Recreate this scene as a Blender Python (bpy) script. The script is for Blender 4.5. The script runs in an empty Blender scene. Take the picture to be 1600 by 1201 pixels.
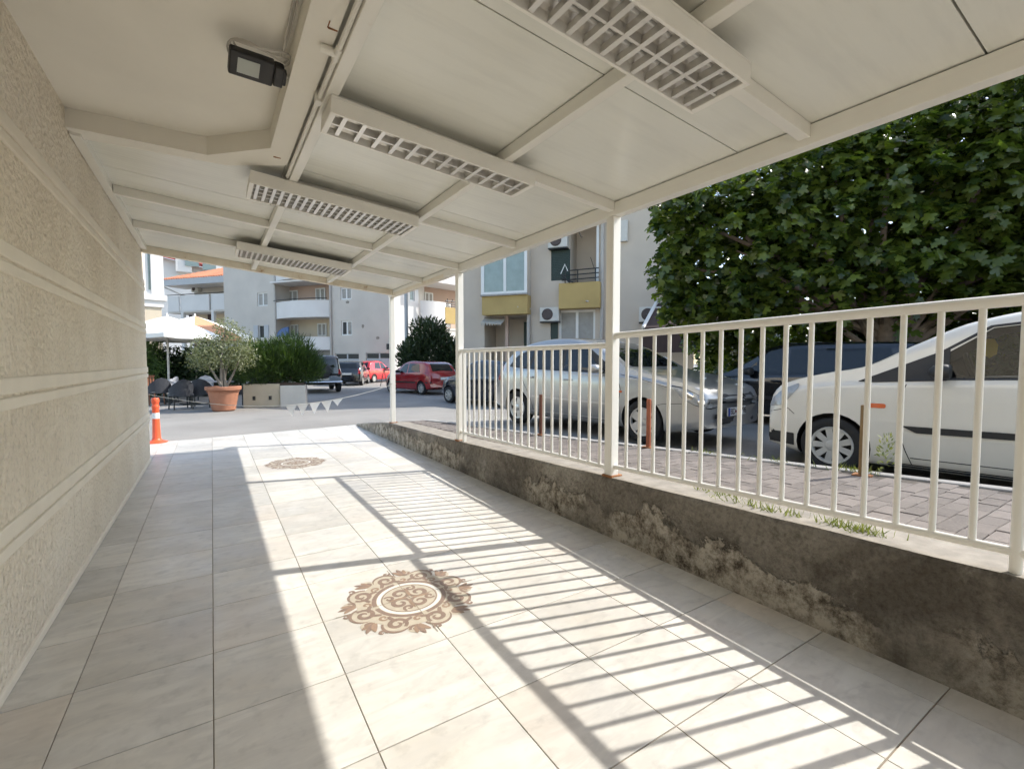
import bpy, bmesh, math, random
import numpy as np
from mathutils import Vector, Matrix, geometry
from mathutils.bvhtree import BVHTree
random.seed(7); rng = np.random.default_rng(7)
sc = bpy.context.scene
COL = sc.collection
R = math.radians

# ------------------------------------------------------------------ camera, sky, sun, exposure
FPX, CX, CY = 730.0, 800.0, 600.5          # focal length and centre in photo pixels (1600 wide)
YAW, PITCH, CAMH = R(32.7), math.atan(35/730), 1.4
cam = bpy.data.objects.new('camera', bpy.data.cameras.new('camera')); COL.objects.link(cam)
cam.data.sensor_width = 36; cam.data.lens = 36*FPX/1600; cam.data.clip_start = .02; cam.data.clip_end = 2000
cam.location = (0, 0, CAMH); cam.rotation_euler = (math.pi/2 - PITCH, 0, -YAW)
sc.camera = cam
SUNV = Vector((-.96, .27, -1.0))           # the way the light travels
el = math.atan2(1.0, math.hypot(.96, .27)); hd = math.atan2(.96, -.27)
w = bpy.data.worlds.new('World'); sc.world = w; w.use_nodes = True
nt = w.node_tree; sky = nt.nodes.new('ShaderNodeTexSky'); sky.sky_type = 'NISHITA'; sky.sun_disc = False
sky.sun_elevation = el; sky.sun_rotation = hd; sky.air_density = 1.0; sky.dust_density = 1.2
bg = nt.nodes['Background']; bg.inputs[1].default_value = .15; 
_tint = nt.nodes.new('ShaderNodeMix'); _tint.data_type = 'RGBA'; _tint.blend_type = 'MULTIPLY'; _tint.inputs[0].default_value = 1.0; _tint.inputs[7].default_value = (1.0, .965, .90, 1)   # the camera's warm white balance
nt.links.new(sky.outputs[0], _tint.inputs[6]); nt.links.new(_tint.outputs[2], bg.inputs[0])
sl = bpy.data.lights.new('sun', 'SUN'); sl.energy = 2.3; sl.angle = R(.55); sl.color = (1, .965, .905)
so = bpy.data.objects.new('sun', sl); COL.objects.link(so); so.location = (20, -6, 22)
so.rotation_euler = SUNV.to_track_quat('-Z', 'Y').to_euler()
sc.view_settings.view_transform = 'Standard'; sc.view_settings.look = 'None'
sc.view_settings.exposure = 1.42; sc.view_settings.gamma = 1
sc.cycles.use_denoising = True; sc.cycles.max_bounces = 8; sc.cycles.diffuse_bounces = 4
sc.cycles.caustics_reflective = False; sc.cycles.caustics_refractive = False
sc.cycles.sample_clamp_indirect = 8; sc.cycles.use_adaptive_sampling = True; sc.cycles.adaptive_threshold = .03

# ------------------------------------------------------------------ photo pixel -> place
_F = Vector((math.sin(YAW)*math.cos(PITCH), math.cos(YAW)*math.cos(PITCH), -math.sin(PITCH)))
_R = Vector((math.cos(YAW), -math.sin(YAW), 0)); _U = _R.cross(_F); _C = Vector((0, 0, CAMH))
def ray(px, py): return _F + _R*((px-CX)/FPX) - _U*((py-CY)/FPX)
def onz(px, py, z=0.0): v = ray(px, py); return _C + v*((z-CAMH)/v.z)
def onx(px, py, X): v = ray(px, py); return _C + v*(X/v.x)
def atd(px, py, depth): return _C + ray(px, py)*depth

# ------------------------------------------------------------------ materials
def newmat(name):
    m = bpy.data.materials.new(name); m.use_nodes = True
    t = m.node_tree; b = t.nodes['Principled BSDF']; return m, t, b
def node(t, ty, **kw):
    n = t.nodes.new(ty)
    for k, v in kw.items():
        if k in n.inputs: n.inputs[k].default_value = v
        else: setattr(n, k, v)
    return n
def c4(c): return (c[0], c[1], c[2], 1)
def ramp(t, fac, stops):
    r = t.nodes.new('ShaderNodeValToRGB'); cr = r.color_ramp
    while len(cr.elements) > 1: cr.elements.remove(cr.elements[-1])
    for i, (p, c) in enumerate(stops):
        e = cr.elements[0] if i == 0 else cr.elements.new(p)
        e.position = p; e.color = c4(c) if isinstance(c, (tuple, list)) else (c, c, c, 1)
    t.links.new(fac, r.inputs[0]); return r.outputs[0]
def mixc(t, fac, a, b, mode='MIX'):
    n = t.nodes.new('ShaderNodeMix'); n.data_type = 'RGBA'; n.blend_type = mode
    for sock, val in ((n.inputs[0], fac), (n.inputs[6], a), (n.inputs[7], b)):
        if hasattr(val, 'is_linked'): t.links.new(val, sock)
        elif isinstance(val, (int, float)): sock.default_value = val
        else: sock.default_value = c4(val)
    return n.outputs[2]
def coords(t, rnd=False, scale=None):
    tc = t.nodes.new('ShaderNodeTexCoord'); out = tc.outputs['Object']
    if rnd:
        oi = t.nodes.new('ShaderNodeObjectInfo'); mu = node(t, 'ShaderNodeMath', operation='MULTIPLY'); mu.inputs[1].default_value = 97
        t.links.new(oi.outputs['Random'], mu.inputs[0])
        ad = node(t, 'ShaderNodeVectorMath', operation='ADD'); t.links.new(out, ad.inputs[0]); t.links.new(mu.outputs[0], ad.inputs[1]); out = ad.outputs[0]
    if scale:
        mp = node(t, 'ShaderNodeMapping'); mp.inputs['Scale'].default_value = scale; t.links.new(out, mp.inputs[0]); out = mp.outputs[0]
    return out
def noise(t, co, scale, detail=5, rough=.55, dist=0):
    n = node(t, 'ShaderNodeTexNoise', Scale=scale, Detail=detail, Roughness=rough, Distortion=dist); t.links.new(co, n.inputs['Vector']); return n.outputs[0]
def bump(t, b, h, strength, dist=.01):
    n = node(t, 'ShaderNodeBump', Strength=strength, Distance=dist); t.links.new(h, n.inputs['Height']); t.links.new(n.outputs[0], b.inputs['Normal'])
def M(name, col, rough=.6, var=.12, vscale=3, metal=0, bmp=0, bscale=60, coat=0, spec=.5, rnd=False, objvar=0, rvar=0):
    m, t, b = newmat(name); co = coords(t, rnd)
    f = noise(t, co, vscale)
    c = mixc(t, f, tuple(x*(1-var*1.6) for x in col), tuple(min(1, x*(1+var*1.2)) for x in col))
    if objvar:
        oi = t.nodes.new('ShaderNodeObjectInfo')
        v = ramp(t, oi.outputs['Random'], [(0, 1-objvar), (1, 1+objvar*.6)])
        c = mixc(t, 1.0, c, v, 'MULTIPLY')
    t.links.new(c, b.inputs['Base Color'])
    b.inputs['Roughness'].default_value = rough; b.inputs['Metallic'].default_value = metal
    b.inputs['Specular IOR Level'].default_value = spec
    if coat: b.inputs['Coat Weight'].default_value = coat; b.inputs['Coat Roughness'].default_value = .04
    if rvar:
        r_ = ramp(t, noise(t, co, vscale*2.3), [(.3, rough-rvar), (.7, rough+rvar)]); t.links.new(r_, b.inputs['Roughness'])
    if bmp: bump(t, b, noise(t, co, bscale, 4), bmp, .004)
    return m

def m_marble():
    m, t, b = newmat('marble_tile'); co = coords(t, True)
    mp = node(t, 'ShaderNodeMapping'); mp.inputs['Rotation'].default_value = (0, 0, R(38)); mp.inputs['Scale'].default_value = (1.6, 5, 1); t.links.new(co, mp.inputs[0])
    streak = noise(t, mp.outputs[0], 1.6, 7, .6, .6); cloud = noise(t, co, 2.2, 4); fine = noise(t, co, 14, 6)
    base = ramp(t, cloud, [(.25, (.61, .565, .485)), (.5, (.69, .66, .595)), (.8, (.72, .705, .665))])
    vein = ramp(t, streak, [(.40, 0), (.56, .65), (.63, .1), (.78, .5)])
    c = mixc(t, vein, base, (.545, .52, .475))
    warm = ramp(t, noise(t, co, 1.1, 2), [(.52, 0), (.75, .4)]); c = mixc(t, warm, c, (.66, .54, .42))
    oi = t.nodes.new('ShaderNodeObjectInfo'); v = ramp(t, oi.outputs['Random'], [(0, .88), (1, 1.05)]); c = mixc(t, 1.0, c, v, 'MULTIPLY')
    dirt = ramp(t, fine, [(.30, .78), (.46, 1.0)]); c = mixc(t, .6, c, dirt, 'MULTIPLY')
    geo = t.nodes.new('ShaderNodeNewGeometry')
    sp = ramp(t, noise(t, geo.outputs['Position'], 9, 3, .7), [(.72, 0), (.76, .5)]); c = mixc(t, sp, c, (.44, .40, .34))
    stn = ramp(t, noise(t, geo.outputs['Position'], .9, 5, .6), [(.35, .86), (.62, 1.0)]); c = mixc(t, 1.0, c, stn, 'MULTIPLY')
    t.links.new(c, b.inputs['Base Color'])
    t.links.new(ramp(t, noise(t, co, 5, 5), [(.3, .30), (.7, .48)]), b.inputs['Roughness'])
    bump(t, b, fine, .05, .002); return m
def m_stucco():
    m, t, b = newmat('stucco'); co = coords(t)
    v = node(t, 'ShaderNodeTexVoronoi', Scale=34.0, feature='SMOOTH_F1'); v.inputs['Smoothness'].default_value = .5
    wob = noise(t, co, 20, 3); ad = node(t, 'ShaderNodeVectorMath', operation='ADD'); t.links.new(co, ad.inputs[0]);
    sc_ = node(t, 'ShaderNodeVectorMath', operation='SCALE'); sc_.inputs['Scale'].default_value = .05; t.links.new(wob, sc_.inputs[0]); t.links.new(sc_.outputs[0], ad.inputs[1])
    t.links.new(ad.outputs[0], v.inputs['Vector'])
    n2 = noise(t, co, 30, 5, .65)
    h = node(t, 'ShaderNodeMath', operation='ADD'); t.links.new(v.outputs['Distance'], h.inputs[0]); t.links.new(n2, h.inputs[1])
    big = noise(t, co, 1.3, 5)
    c = ramp(t, big, [(.3, (.74, .66, .53)), (.55, (.82, .745, .615)), (.75, (.85, .785, .665))])
    pit = ramp(t, n2, [(.30, .84), (.48, 1.06)]); c = mixc(t, 1.0, c, pit, 'MULTIPLY')
    mp = node(t, 'ShaderNodeMapping'); mp.inputs['Scale'].default_value = (3, 5, .5); t.links.new(co, mp.inputs[0])
    st = ramp(t, noise(t, mp.outputs[0], 2.0, 5), [(.58, 0), (.8, .35)]); c = mixc(t, st, c, (.55, .45, .33))
    t.links.new(c, b.inputs['Base Color']); b.inputs['Roughness'].default_value = .9; b.inputs['Specular IOR Level'].default_value = .2
    bump(t, b, h.outputs[0], .9, .022); return m
def m_concrete():
    m, t, b = newmat('old_concrete'); co = coords(t)
    big = noise(t, co, 1.6, 7, .66, .3); fine = noise(t, co, 34, 8, .75)
    sep = t.nodes.new('ShaderNodeSeparateXYZ'); t.links.new(co, sep.inputs[0])
    c = ramp(t, big, [(.36, (.13, .113, .092)), (.45, (.215, .192, .16)), (.57, (.275, .25, .21)), (.68, (.40, .365, .31))])
    f2 = ramp(t, fine, [(.34, .45), (.5, 1.0), (.66, 1.35)]); c = mixc(t, .7, c, f2, 'MULTIPLY'); c = mixc(t, ramp(t, noise(t, co, 5.5, 8, .75, .6), [(.55, 0), (.66, .7)]), c, (.095, .08, .062)); c = mixc(t, ramp(t, noise(t, co, 3.7, 8, .75, .4), [(.58, 0), (.68, .5)]), c, (.42, .385, .33))
    # lower band where the render has come off and the pale coarse core shows
    ad = node(t, 'ShaderNodeMath', operation='MULTIPLY_ADD'); t.links.new(noise(t, co, 2.4, 8, .72, .5), ad.inputs[0]); ad.inputs[1].default_value = .85; t.links.new(sep.outputs[2], ad.inputs[2])
    core = ramp(t, ad.outputs[0], [(.66, 1.0), (.685, 0)])
    cc = ramp(t, noise(t, co, 9, 9, .8), [(.38, (.075, .06, .045)), (.46, (.27, .235, .185)), (.58, (.55, .50, .42))])
    gate = ramp(t, noise(t, co, .8, 3), [(.40, 0), (.50, .95)])
    g = node(t, 'ShaderNodeMath', operation='MULTIPLY'); t.links.new(core, g.inputs[0]); t.links.new(gate, g.inputs[1])
    c = mixc(t, g.outputs[0], c, cc)
    t.links.new(c, b.inputs['Base Color']); b.inputs['Roughness'].default_value = .92; b.inputs['Specular IOR Level'].default_value = .2
    hh = node(t, 'ShaderNodeMath', operation='SUBTRACT'); t.links.new(fine, hh.inputs[0]); t.links.new(g.outputs[0], hh.inputs[1])
    bump(t, b, hh.outputs[0], 1.0, .018); return m
def m_asphalt():
    m, t, b = newmat('road_asphalt'); co = coords(t)
    c = ramp(t, noise(t, co, .35, 5), [(.3, (.215, .20, .18)), (.55, (.275, .26, .235)), (.75, (.32, .303, .275))])
    c = mixc(t, .7, c, ramp(t, noise(t, co, 90, 3, .8), [(.3, .7), (.6, 1.1)]), 'MULTIPLY')
    c = mixc(t, ramp(t, noise(t, co, .9, 6, .7, 1.0), [(.60, 0), (.68, .45)]), c, (.12, .12, .12))
    t.links.new(c, b.inputs['Base Color']); b.inputs['Roughness'].default_value = .85; bump(t, b, noise(t, co, 110, 3), .5, .006); return m
def m_paintmetal(name, col, rustamt, rough=.38):
    m, t, b = newmat(name); co = coords(t)
    n = noise(t, co, 5, 8, .7, .3); f = noise(t, co, 2.2, 4)
    c = mixc(t, f, tuple(x*.90 for x in col), tuple(min(1, x*1.05) for x in col))
    rc = ramp(t, noise(t, co, 30, 5), [(.3, (.24, .10, .04)), (.7, (.52, .29, .12))])
    k = ramp(t, n, [(1-rustamt-.07, 0), (1-rustamt+.03, 1.0)])
    halo = ramp(t, n, [(1-rustamt-.2, 0), (1-rustamt, .35)])
    c = mixc(t, halo, c, (.50, .37, .22)); c = mixc(t, k, c, rc)
    t.links.new(c, b.inputs['Base Color']); b.inputs['Roughness'].default_value = rough; bump(t, b, f, .03, .003); return m
def m_panel():
    m, t, b = newmat('roof_panel_paint'); co = coords(t)
    sep = t.nodes.new('ShaderNodeSeparateXYZ'); t.links.new(co, sep.inputs[0])
    w_ = node(t, 'ShaderNodeMath', operation='MULTIPLY'); w_.inputs[1].default_value = 2*math.pi/.05; t.links.new(sep.outputs[1], w_.inputs[0])
    s = node(t, 'ShaderNodeMath', operation='SINE'); t.links.new(w_.outputs[0], s.inputs[0])
    bump(t, b, s.outputs[0], .10, .0012)
    c = mixc(t, noise(t, co, .9, 4), (.76, .76, .69), (.825, .825, .76))
    mp = node(t, 'ShaderNodeMapping'); mp.inputs['Scale'].default_value = (.7, 5, 1); t.links.new(co, mp.inputs[0]); c = mixc(t, 1.0, c, ramp(t, noise(t, mp.outputs[0], 1.7, 6, .65), [(.34, .94), (.52, 1.0)]), 'MULTIPLY')
    t.links.new(c, b.inputs['Base Color']); b.inputs['Roughness'].default_value = .27; b.inputs['Specular IOR Level'].default_value = .5; return m
def m_leaf(name, dark, light, transl=.3, rough=.42, spec=.5):
    m, t, b = newmat(name)
    g = t.nodes.new('ShaderNodeNewGeometry'); c = ramp(t, g.outputs['Random Per Island'], [(0, dark), (.75, tuple((a+2*b_)/3 for a, b_ in zip(dark, light))), (1, light)])
    oi = t.nodes.new('ShaderNodeObjectInfo'); c = mixc(t, 1.0, c, ramp(t, oi.outputs['Random'], [(0, .8), (1, 1.15)]), 'MULTIPLY')
    t.links.new(c, b.inputs['Base Color']); b.inputs['Roughness'].default_value = rough; b.inputs['Specular IOR Level'].default_value = spec
    tr = t.nodes.new('ShaderNodeBsdfTranslucent'); tc = mixc(t, 1.0, c, (2.2, 2.4, .8) if name != 'flag_cloth' else (1.5, 1.5, 1.45), 'MULTIPLY'); t.links.new(tc, tr.inputs[0])
    mx = t.nodes.new('ShaderNodeMixShader'); mx.inputs[0].default_value = transl
    t.links.new(b.outputs[0], mx.inputs[1]); t.links.new(tr.outputs[0], mx.inputs[2]); t.links.new(mx.outputs[0], t.nodes['Material Output'].inputs[0]); return m
def m_glass(name, tint=(.8, .85, .85), k=.12):
    m, t, b = newmat(name); t.nodes.remove(b)
    tr = node(t, 'ShaderNodeBsdfTransparent'); tr.inputs[0].default_value = c4(tint); gl = node(t, 'ShaderNodeBsdfGlossy', Roughness=.02)
    fr = node(t, 'ShaderNodeFresnel', IOR=1.6); mx = t.nodes.new('ShaderNodeMixShader')
    ad = node(t, 'ShaderNodeMath', operation='ADD'); ad.inputs[1].default_value = k-.05; t.links.new(fr.outputs[0], ad.inputs[0]); t.links.new(ad.outputs[0], mx.inputs[0])
    t.links.new(tr.outputs[0], mx.inputs[1]); t.links.new(gl.outputs[0], mx.inputs[2]); t.links.new(mx.outputs[0], t.nodes['Material Output'].inputs[0]); return m
def m_paver():
    m, t, b = newmat('paver'); co = coords(t, True); oi = t.nodes.new('ShaderNodeObjectInfo')
    c = mixc(t, noise(t, co, 9, 4), (.125, .107, .094), (.195, .168, .148))
    c = mixc(t, 1.0, c, ramp(t, oi.outputs['Random'], [(0, .75), (.5, 1), (1, 1.2)]), 'MULTIPLY')
    gi = t.nodes.new('ShaderNodeNewGeometry'); c = mixc(t, 1.0, c, ramp(t, gi.outputs['Random Per Island'], [(0, .8), (1, 1.15)]), 'MULTIPLY')
    c = mixc(t, ramp(t, noise(t, co, 60, 3, .8), [(.5, 0), (.75, .6)]), c, (.24, .21, .18))
    t.links.new(c, b.inputs['Base Color']); b.inputs['Roughness'].default_value = .9; bump(t, b, noise(t, co, 80, 3), .5, .004); return m

MAT = dict(
 marble=m_marble(), stucco=m_stucco(), concrete=m_concrete(), asphalt=m_asphalt(), panel=m_panel(), paver=m_paver(),
 cream=m_paintmetal('cream_metal', (.82, .80, .73), .15), rusty=m_paintmetal('rusty_cream_metal', (.80, .73, .60), .31, .5),
 whitemetal=m_paintmetal('white_railing_paint', (.82, .80, .735), .17), rust=M('rust', (.30, .13, .05), .9, .4, 20, bmp=.4),
 band=M('band_plaster', (.79, .73, .615), .85, .1, 3, bmp=.15, bscale=60), soffit=M('soffit_plaster', (.81, .78, .70), .85, .08, 1.5, bmp=.1, bscale=40),
 grout=M('grout', (.30, .25, .19), .95, .2, 12), conctop=M('wall_cap', (.29, .262, .22), .92, .38, 9, bmp=.6, bscale=70),
 kerb=M('kerb_stone', (.36, .345, .32), .9, .25, 6, bmp=.4, objvar=.2), sand=M('joint_sand', (.10, .085, .07), 1, .3, 20, bmp=.4),
 lampwhite=M('lamp_enamel', (.83, .81, .75), .35, .05, 3), alu=M('louvre_aluminium', (.74, .72, .68), .28, .08, 6, metal=.45), tube=M('lamp_tube', (.8, .8, .78), .2, .02),
 black=M('black_plastic', (.02, .02, .021), .45, .2, 8), floodglass=M('flood_glass', (.42, .45, .42), .1, .1, 8), cable=M('grey_cable', (.5, .47, .42), .5, .05), darkmark=M('dark_hole', (.03, .02, .018), .8, .2),
 orange=M('orange_plastic', (.80, .105, .035), .4, .1, 6), reflect=M('white_band', (.8, .8, .78), .4, .05), flagw=m_leaf('flag_cloth', (.55, .54, .52), (.58, .57, .55), .45, .8, .2),
 terracotta=M('terracotta', (.40, .175, .10), .8, .18, 5, bmp=.2), planter=M('planter_plaster', (.50, .42, .30), .85, .12, 3), planterw=M('planter_white', (.58, .54, .47), .8, .1, 3),
 soil=M('soil', (.08, .055, .04), 1, .3, 20), bark=M('bark', (.17, .13, .095), .9, .35, 14, bmp=.8, bscale=40), barko=M('olive_bark', (.22, .19, .155), .9, .3, 14, bmp=.6),
 fig=m_leaf('fig_leaf', (.022, .042, .011), (.13, .17, .03), .36, .27), olive=m_leaf('olive_leaf', (.12, .135, .06), (.30, .31, .19), .22, .5),
 conif=m_leaf('conifer_foliage', (.016, .036, .008), (.07, .12, .018), .2, .6), hedge=m_leaf('dark_hedge_leaf', (.018, .04, .014), (.05, .09, .03), .15, .5),
 plant=m_leaf('garden_leaf', (.05, .10, .025), (.14, .22, .06), .2, .5), oleander=m_leaf('oleander_leaf', (.025, .045, .018), (.06, .09, .04), .15, .45),
 grass=m_leaf('weed_blade', (.10, .13, .03), (.26, .27, .09), .2, .7),
 b1=M('beige_render', (.56, .485, .40), .9, .12, .7, bmp=.15, bscale=20), yellow=M('ochre_render', (.47, .34, .135), .9, .14, 1.5), upvc=M('white_frame', (.72, .72, .70), .4, .04),
 curtain=M('curtain', (.36, .345, .315), .8, .15, 6), pane=M('window_glass', (.20, .25, .235), .06, .15, 2, spec=.8), paneg=M('green_window_glass', (.25, .31, .285), .08, .2, 3, spec=.7), green=M('green_shutter', (.014, .035, .028), .5, .2, 5), iron=M('black_iron', (.02, .022, .022), .5, .2),
 acw=M('ac_casing', (.58, .56, .51), .5, .08, 6), acfan=M('ac_fan', (.07, .05, .045), .6, .3, 8), pipe=M('downpipe', (.46, .43, .39), .6, .12, 3), brown=M('brown_awning', (.07, .045, .04), .9, .2), awn=M('striped_awning', (.45, .42, .36), .9, .15),
 b3=M('grey_render', (.58, .535, .475), .9, .14, .5, bmp=.15, bscale=20), b3w=M('white_render', (.70, .68, .65), .88, .1, .6), pink=M('pink_render', (.52, .38, .30), .9, .1, .8), creamr=M('cream_render', (.62, .53, .40), .9, .08, .8), grey=M('grey_door', (.45, .46, .47), .6, .08), blue=M('blue_awning', (.09, .15, .30), .8, .1),
 tile=M('roof_tile', (.48, .19, .10), .8, .15, 4, objvar=.15), redroof=M('red_roof', (.42, .08, .06), .7, .15), para=M('parasol_cloth', (.80, .78, .72), .85, .04), parao=M('parasol_orange', (.62, .30, .16), .85, .06),
 pole=M('parasol_pole', (.62, .58, .50), .5, .06), wicker=M('dark_wicker', (.045, .047, .055), .7, .3, 30), cushion=M('pale_cushion', (.48, .48, .49), .9, .08), wood=M('chair_wood', (.30, .12, .06), .6, .2, 8), tabletop=M('table_top', (.25, .26, .28), .35, .1),
 silver=M('silver_paint', (.40, .40, .385), .30, .02, 1, metal=.6, coat=1), whitep=M('white_paint', (.70, .67, .59), .28, .03, 1, coat=.9), blackp=M('black_paint', (.008, .009, .011), .2, .1, 2, coat=1), navyp=M('dark_blue_paint', (.012, .016, .03), .2, .1, 2, coat=1),
 redp=M('red_paint', (.30, .010, .014), .25, .08, 1, coat=1), brightred=M('bright_red_paint', (.55, .012, .02), .25, .05, 1, coat=1),
 cglass=M('car_glass', (.008, .010, .011), .03, .1, 2, spec=.6), clear=m_glass('clear_car_glass', (.74, .78, .77), .03), rubber=M('tyre_rubber', (.018, .018, .018), .8, .25, 10, bmp=.2), trim=M('black_trim', (.022, .022, .022), .55, .15, 6), rimm=M('rim_silver', (.55, .54, .52), .35, .08, 6, metal=.7), hubc=M('hubcap_plastic', (.50, .50, .47), .42, .12, 9, metal=.2),
 lightc=M('headlight_glass', (.33, .335, .32), .08, .35, 14, spec=.9, coat=1), chrome=M('chrome', (.7, .7, .7), .1, .02, metal=1), taill=M('tail_light', (.35, .012, .012), .12, .2, 12, coat=1), amber=M('amber_lens', (.70, .13, .03), .2, .1, 8, coat=1), plate=M('plate_white', (.72, .72, .70), .4, .03), plateb=M('plate_blue', (.03, .07, .35), .4, .05), ink=M('plate_black', (.015, .015, .015), .5, .1),
 interior=M('car_interior', (.055, .055, .057), .85, .2, 5), seat=M('car_seat', (.10, .10, .105), .9, .15, 10), lemon=M('yellow_card', (.85, .62, .03), .6, .05),
 stubo=M('orange_post_paint', (.40, .125, .06), .7, .25, 9, bmp=.2), stuby=M('ochre_post_paint', (.27, .175, .075), .7, .3, 9, bmp=.2), stubr=M('rusty_post_paint', (.17, .068, .042), .8, .3, 9, bmp=.2),
 inl_beige=M('inlay_beige', (.47, .415, .32), .45, .14, 25), inl_brown=M('inlay_brown', (.25, .175, .13), .45, .2, 25), inl_tan=M('inlay_tan', (.30, .205, .14), .45, .18, 20), inl_white=M('inlay_white', (.66, .64, .585), .4, .04),
)

# ------------------------------------------------------------------ mesh helpers
class MB:
    def __init__(s): s.v = []; s.f = []; s.m = []
    def add(s, vs, fs, mi=0):
        o = len(s.v); s.v += [tuple(v) for v in vs]
        for f in fs: s.f.append(tuple(i+o for i in f)); s.m.append(mi)
        return s
    def box(s, x0, x1, y0, y1, z0, z1, mi=0, mat=None):
        vs = [Vector((x, y, z)) for z in (z0, z1) for y in (y0, y1) for x in (x0, x1)]
        if mat is not None: vs = [mat @ v for v in vs]
        return s.add(vs, [(0, 2, 3, 1), (4, 5, 7, 6), (0, 1, 5, 4), (2, 6, 7, 3), (0, 4, 6, 2), (1, 3, 7, 5)], mi)
    def cbox(s, x0, x1, y0, y1, z0, z1, c=.004, mi=0):     # box with its four top edges chamfered
        vs = [(x, y, z0) for y in (y0, y1) for x in (x0, x1)] + [(x, y, z1-c) for y in (y0, y1) for x in (x0, x1)] + [(x, y, z1) for y in (y0+c, y1-c) for x in (x0+c, x1-c)]
        return s.add(vs, [(0, 1, 5, 4), (1, 3, 7, 5), (3, 2, 6, 7), (2, 0, 4, 6), (4, 5, 9, 8), (5, 7, 11, 9), (7, 6, 10, 11), (6, 4, 8, 10), (8, 9, 11, 10)], mi)
    def tube(s, pts, r, n=8, mi=0, cap=True):
        pts = [Vector(p) for p in pts]; rs = r if isinstance(r, (list, tuple)) else [r]*len(pts); rings = []
        up = Vector((0, 0, 1)); prev = None
        for i, p in enumerate(pts):
            d = (pts[min(i+1, len(pts)-1)] - pts[max(i-1, 0)]).normalized()
            a = (prev - d*prev.dot(d)) if prev is not None else d.cross(up if abs(d.z) < .95 else Vector((1, 0, 0)))
            if a.length < 1e-6: a = d.orthogonal()
            a.normalize(); prev = a; b = d.cross(a)
            rings.append([p + (a*math.cos(k*2*math.pi/n) + b*math.sin(k*2*math.pi/n))*rs[i] for k in range(n)])
        vs = [v for rg in rings for v in rg]
        fs = [(i*n+k, i*n+(k+1) % n, (i+1)*n+(k+1) % n, (i+1)*n+k) for i in range(len(pts)-1) for k in range(n)]
        if cap: fs += [tuple(range(n))[::-1], tuple((len(pts)-1)*n+k for k in range(n))]
        return s.add(vs, fs, mi)
    def lathe(s, prof, n=16, mi=0, mat=None):              # prof: (r, z)
        vs = []
        for r_, z in prof:
            for k in range(n):
                v = Vector((r_*math.cos(2*math.pi*k/n), r_*math.sin(2*math.pi*k/n), z)); vs.append(mat @ v if mat is not None else v)
        fs = [(i*n+k, i*n+(k+1) % n, (i+1)*n+(k+1) % n, (i+1)*n+k) for i in range(len(prof)-1) for k in range(n)]
        return s.add(vs, fs, mi)
    def prism(s, poly, d0, d1, mi=0, mat=None):            # poly in local x,z ; extruded along y
        n = len(poly); vs = [Vector((x, d, z)) for d in (d0, d1) for x, z in poly]
        if mat is not None: vs = [mat @ v for v in vs]
        return s.add(vs, [tuple(range(n)), tuple(range(2*n-1, n-1, -1))] + [(i, i+n, (i+1) % n+n, (i+1) % n) for i in range(n)], mi)
    def mesh(s, name, mats, smooth=False, angle=40):
        me = bpy.data.meshes.new(name); me.from_pydata(s.v, [], s.f)
        for m in (mats if isinstance(mats, (list, tuple)) else [mats]): me.materials.append(MAT[m] if isinstance(m, str) else m)
        me.polygons.foreach_set('material_index', s.m)
        bm = bmesh.new(); bm.from_mesh(me); bmesh.ops.recalc_face_normals(bm, faces=bm.faces); bm.to_mesh(me); bm.free()
        if smooth:
            me.polygons.foreach_set('use_smooth', [True]*len(me.polygons)); me.set_sharp_from_angle(angle=R(angle))
        me.update(); return me
    def build(s, name, mats, parent=None, smooth=False, bevel=0, angle=40):
        return link(name, s.mesh(name, mats, smooth, angle), parent, bevel)
def link(name, me, parent=None, bevel=0):
    o = bpy.data.objects.new(name, me); COL.objects.link(o)
    if parent is not None: o.parent = parent
    if bevel:
        b = o.modifiers.new('bevel', 'BEVEL'); b.width = bevel; b.segments = 2; b.limit_method = 'ANGLE'; b.harden_normals = False
    return o
def tag(o, label, cat, group=None): o['label'] = label; o['category'] = cat; (group and o.__setitem__('group', group)); return o
def struct(o): o['kind'] = 'structure'; return o
def stuff(o): o['kind'] = 'stuff'; return o
def empty(name, loc=(0, 0, 0), rz=0, label=None, cat=None, group=None):
    o = bpy.data.objects.new(name, None); COL.objects.link(o); o.empty_display_size = .1; o.location = loc; o.rotation_euler = (0, 0, rz)
    if label: tag(o, label, cat, group)
    return o
def copy_tree(o, parent=None):
    c = o.copy(); COL.objects.link(c); c.parent = parent
    for ch in [x for x in o.children]: copy_tree(ch, c)
    return c
def lin(tab, x):
    if x <= tab[0][0]: return tab[0][1]
    for (a, p), (b, q) in zip(tab, tab[1:]):
        if x <= b: return p+(q-p)*(x-a)/(b-a)
    return tab[-1][1]

# ================================================================== GROUND
SW = [(-4, .56), (.44, .54), (2.75, .465), (5.5, .365), (8.3, .30), (9.6, .15), (10.5, .03), (14, .02)]     # pavement level along y
ST = [(-6, .27), (2.1, .225), (7.3, .235), (9.5, .10), (12.5, .0), (40, .0)]                          # street level along y
KERB = [(5.37, -4), (4.85, -.5), (4.66, .77), (4.41, 2.47), (4.21, 3.8), (3.96, 5.5), (3.74, 7), (3.52, 8.4), (3.22, 9.6), (2.78, 10.45)]
def kx(y):
    return lin([(b, a) for a, b in KERB], y)
def gz(x, y):
    k = min(1, max(0, (x-2.9)/.4)); return -.012*(y > 10) - .05*(y <= 10)*(1-k) + lin(ST, y)*k
mb = MB(); xs = [-300, -120, -50, -20, -8, -3, -1, 1, 2.9, 3.3, 4, 6, 10, 16, 30, 60, 120, 300]
ys = [-300, -100, -30, -8, -4, 0, 2.1, 4, 7, 8, 9, 9.5, 10, 10.02, 11, 12, 12.5, 16, 25, 40, 80, 150, 300, 700]
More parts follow.
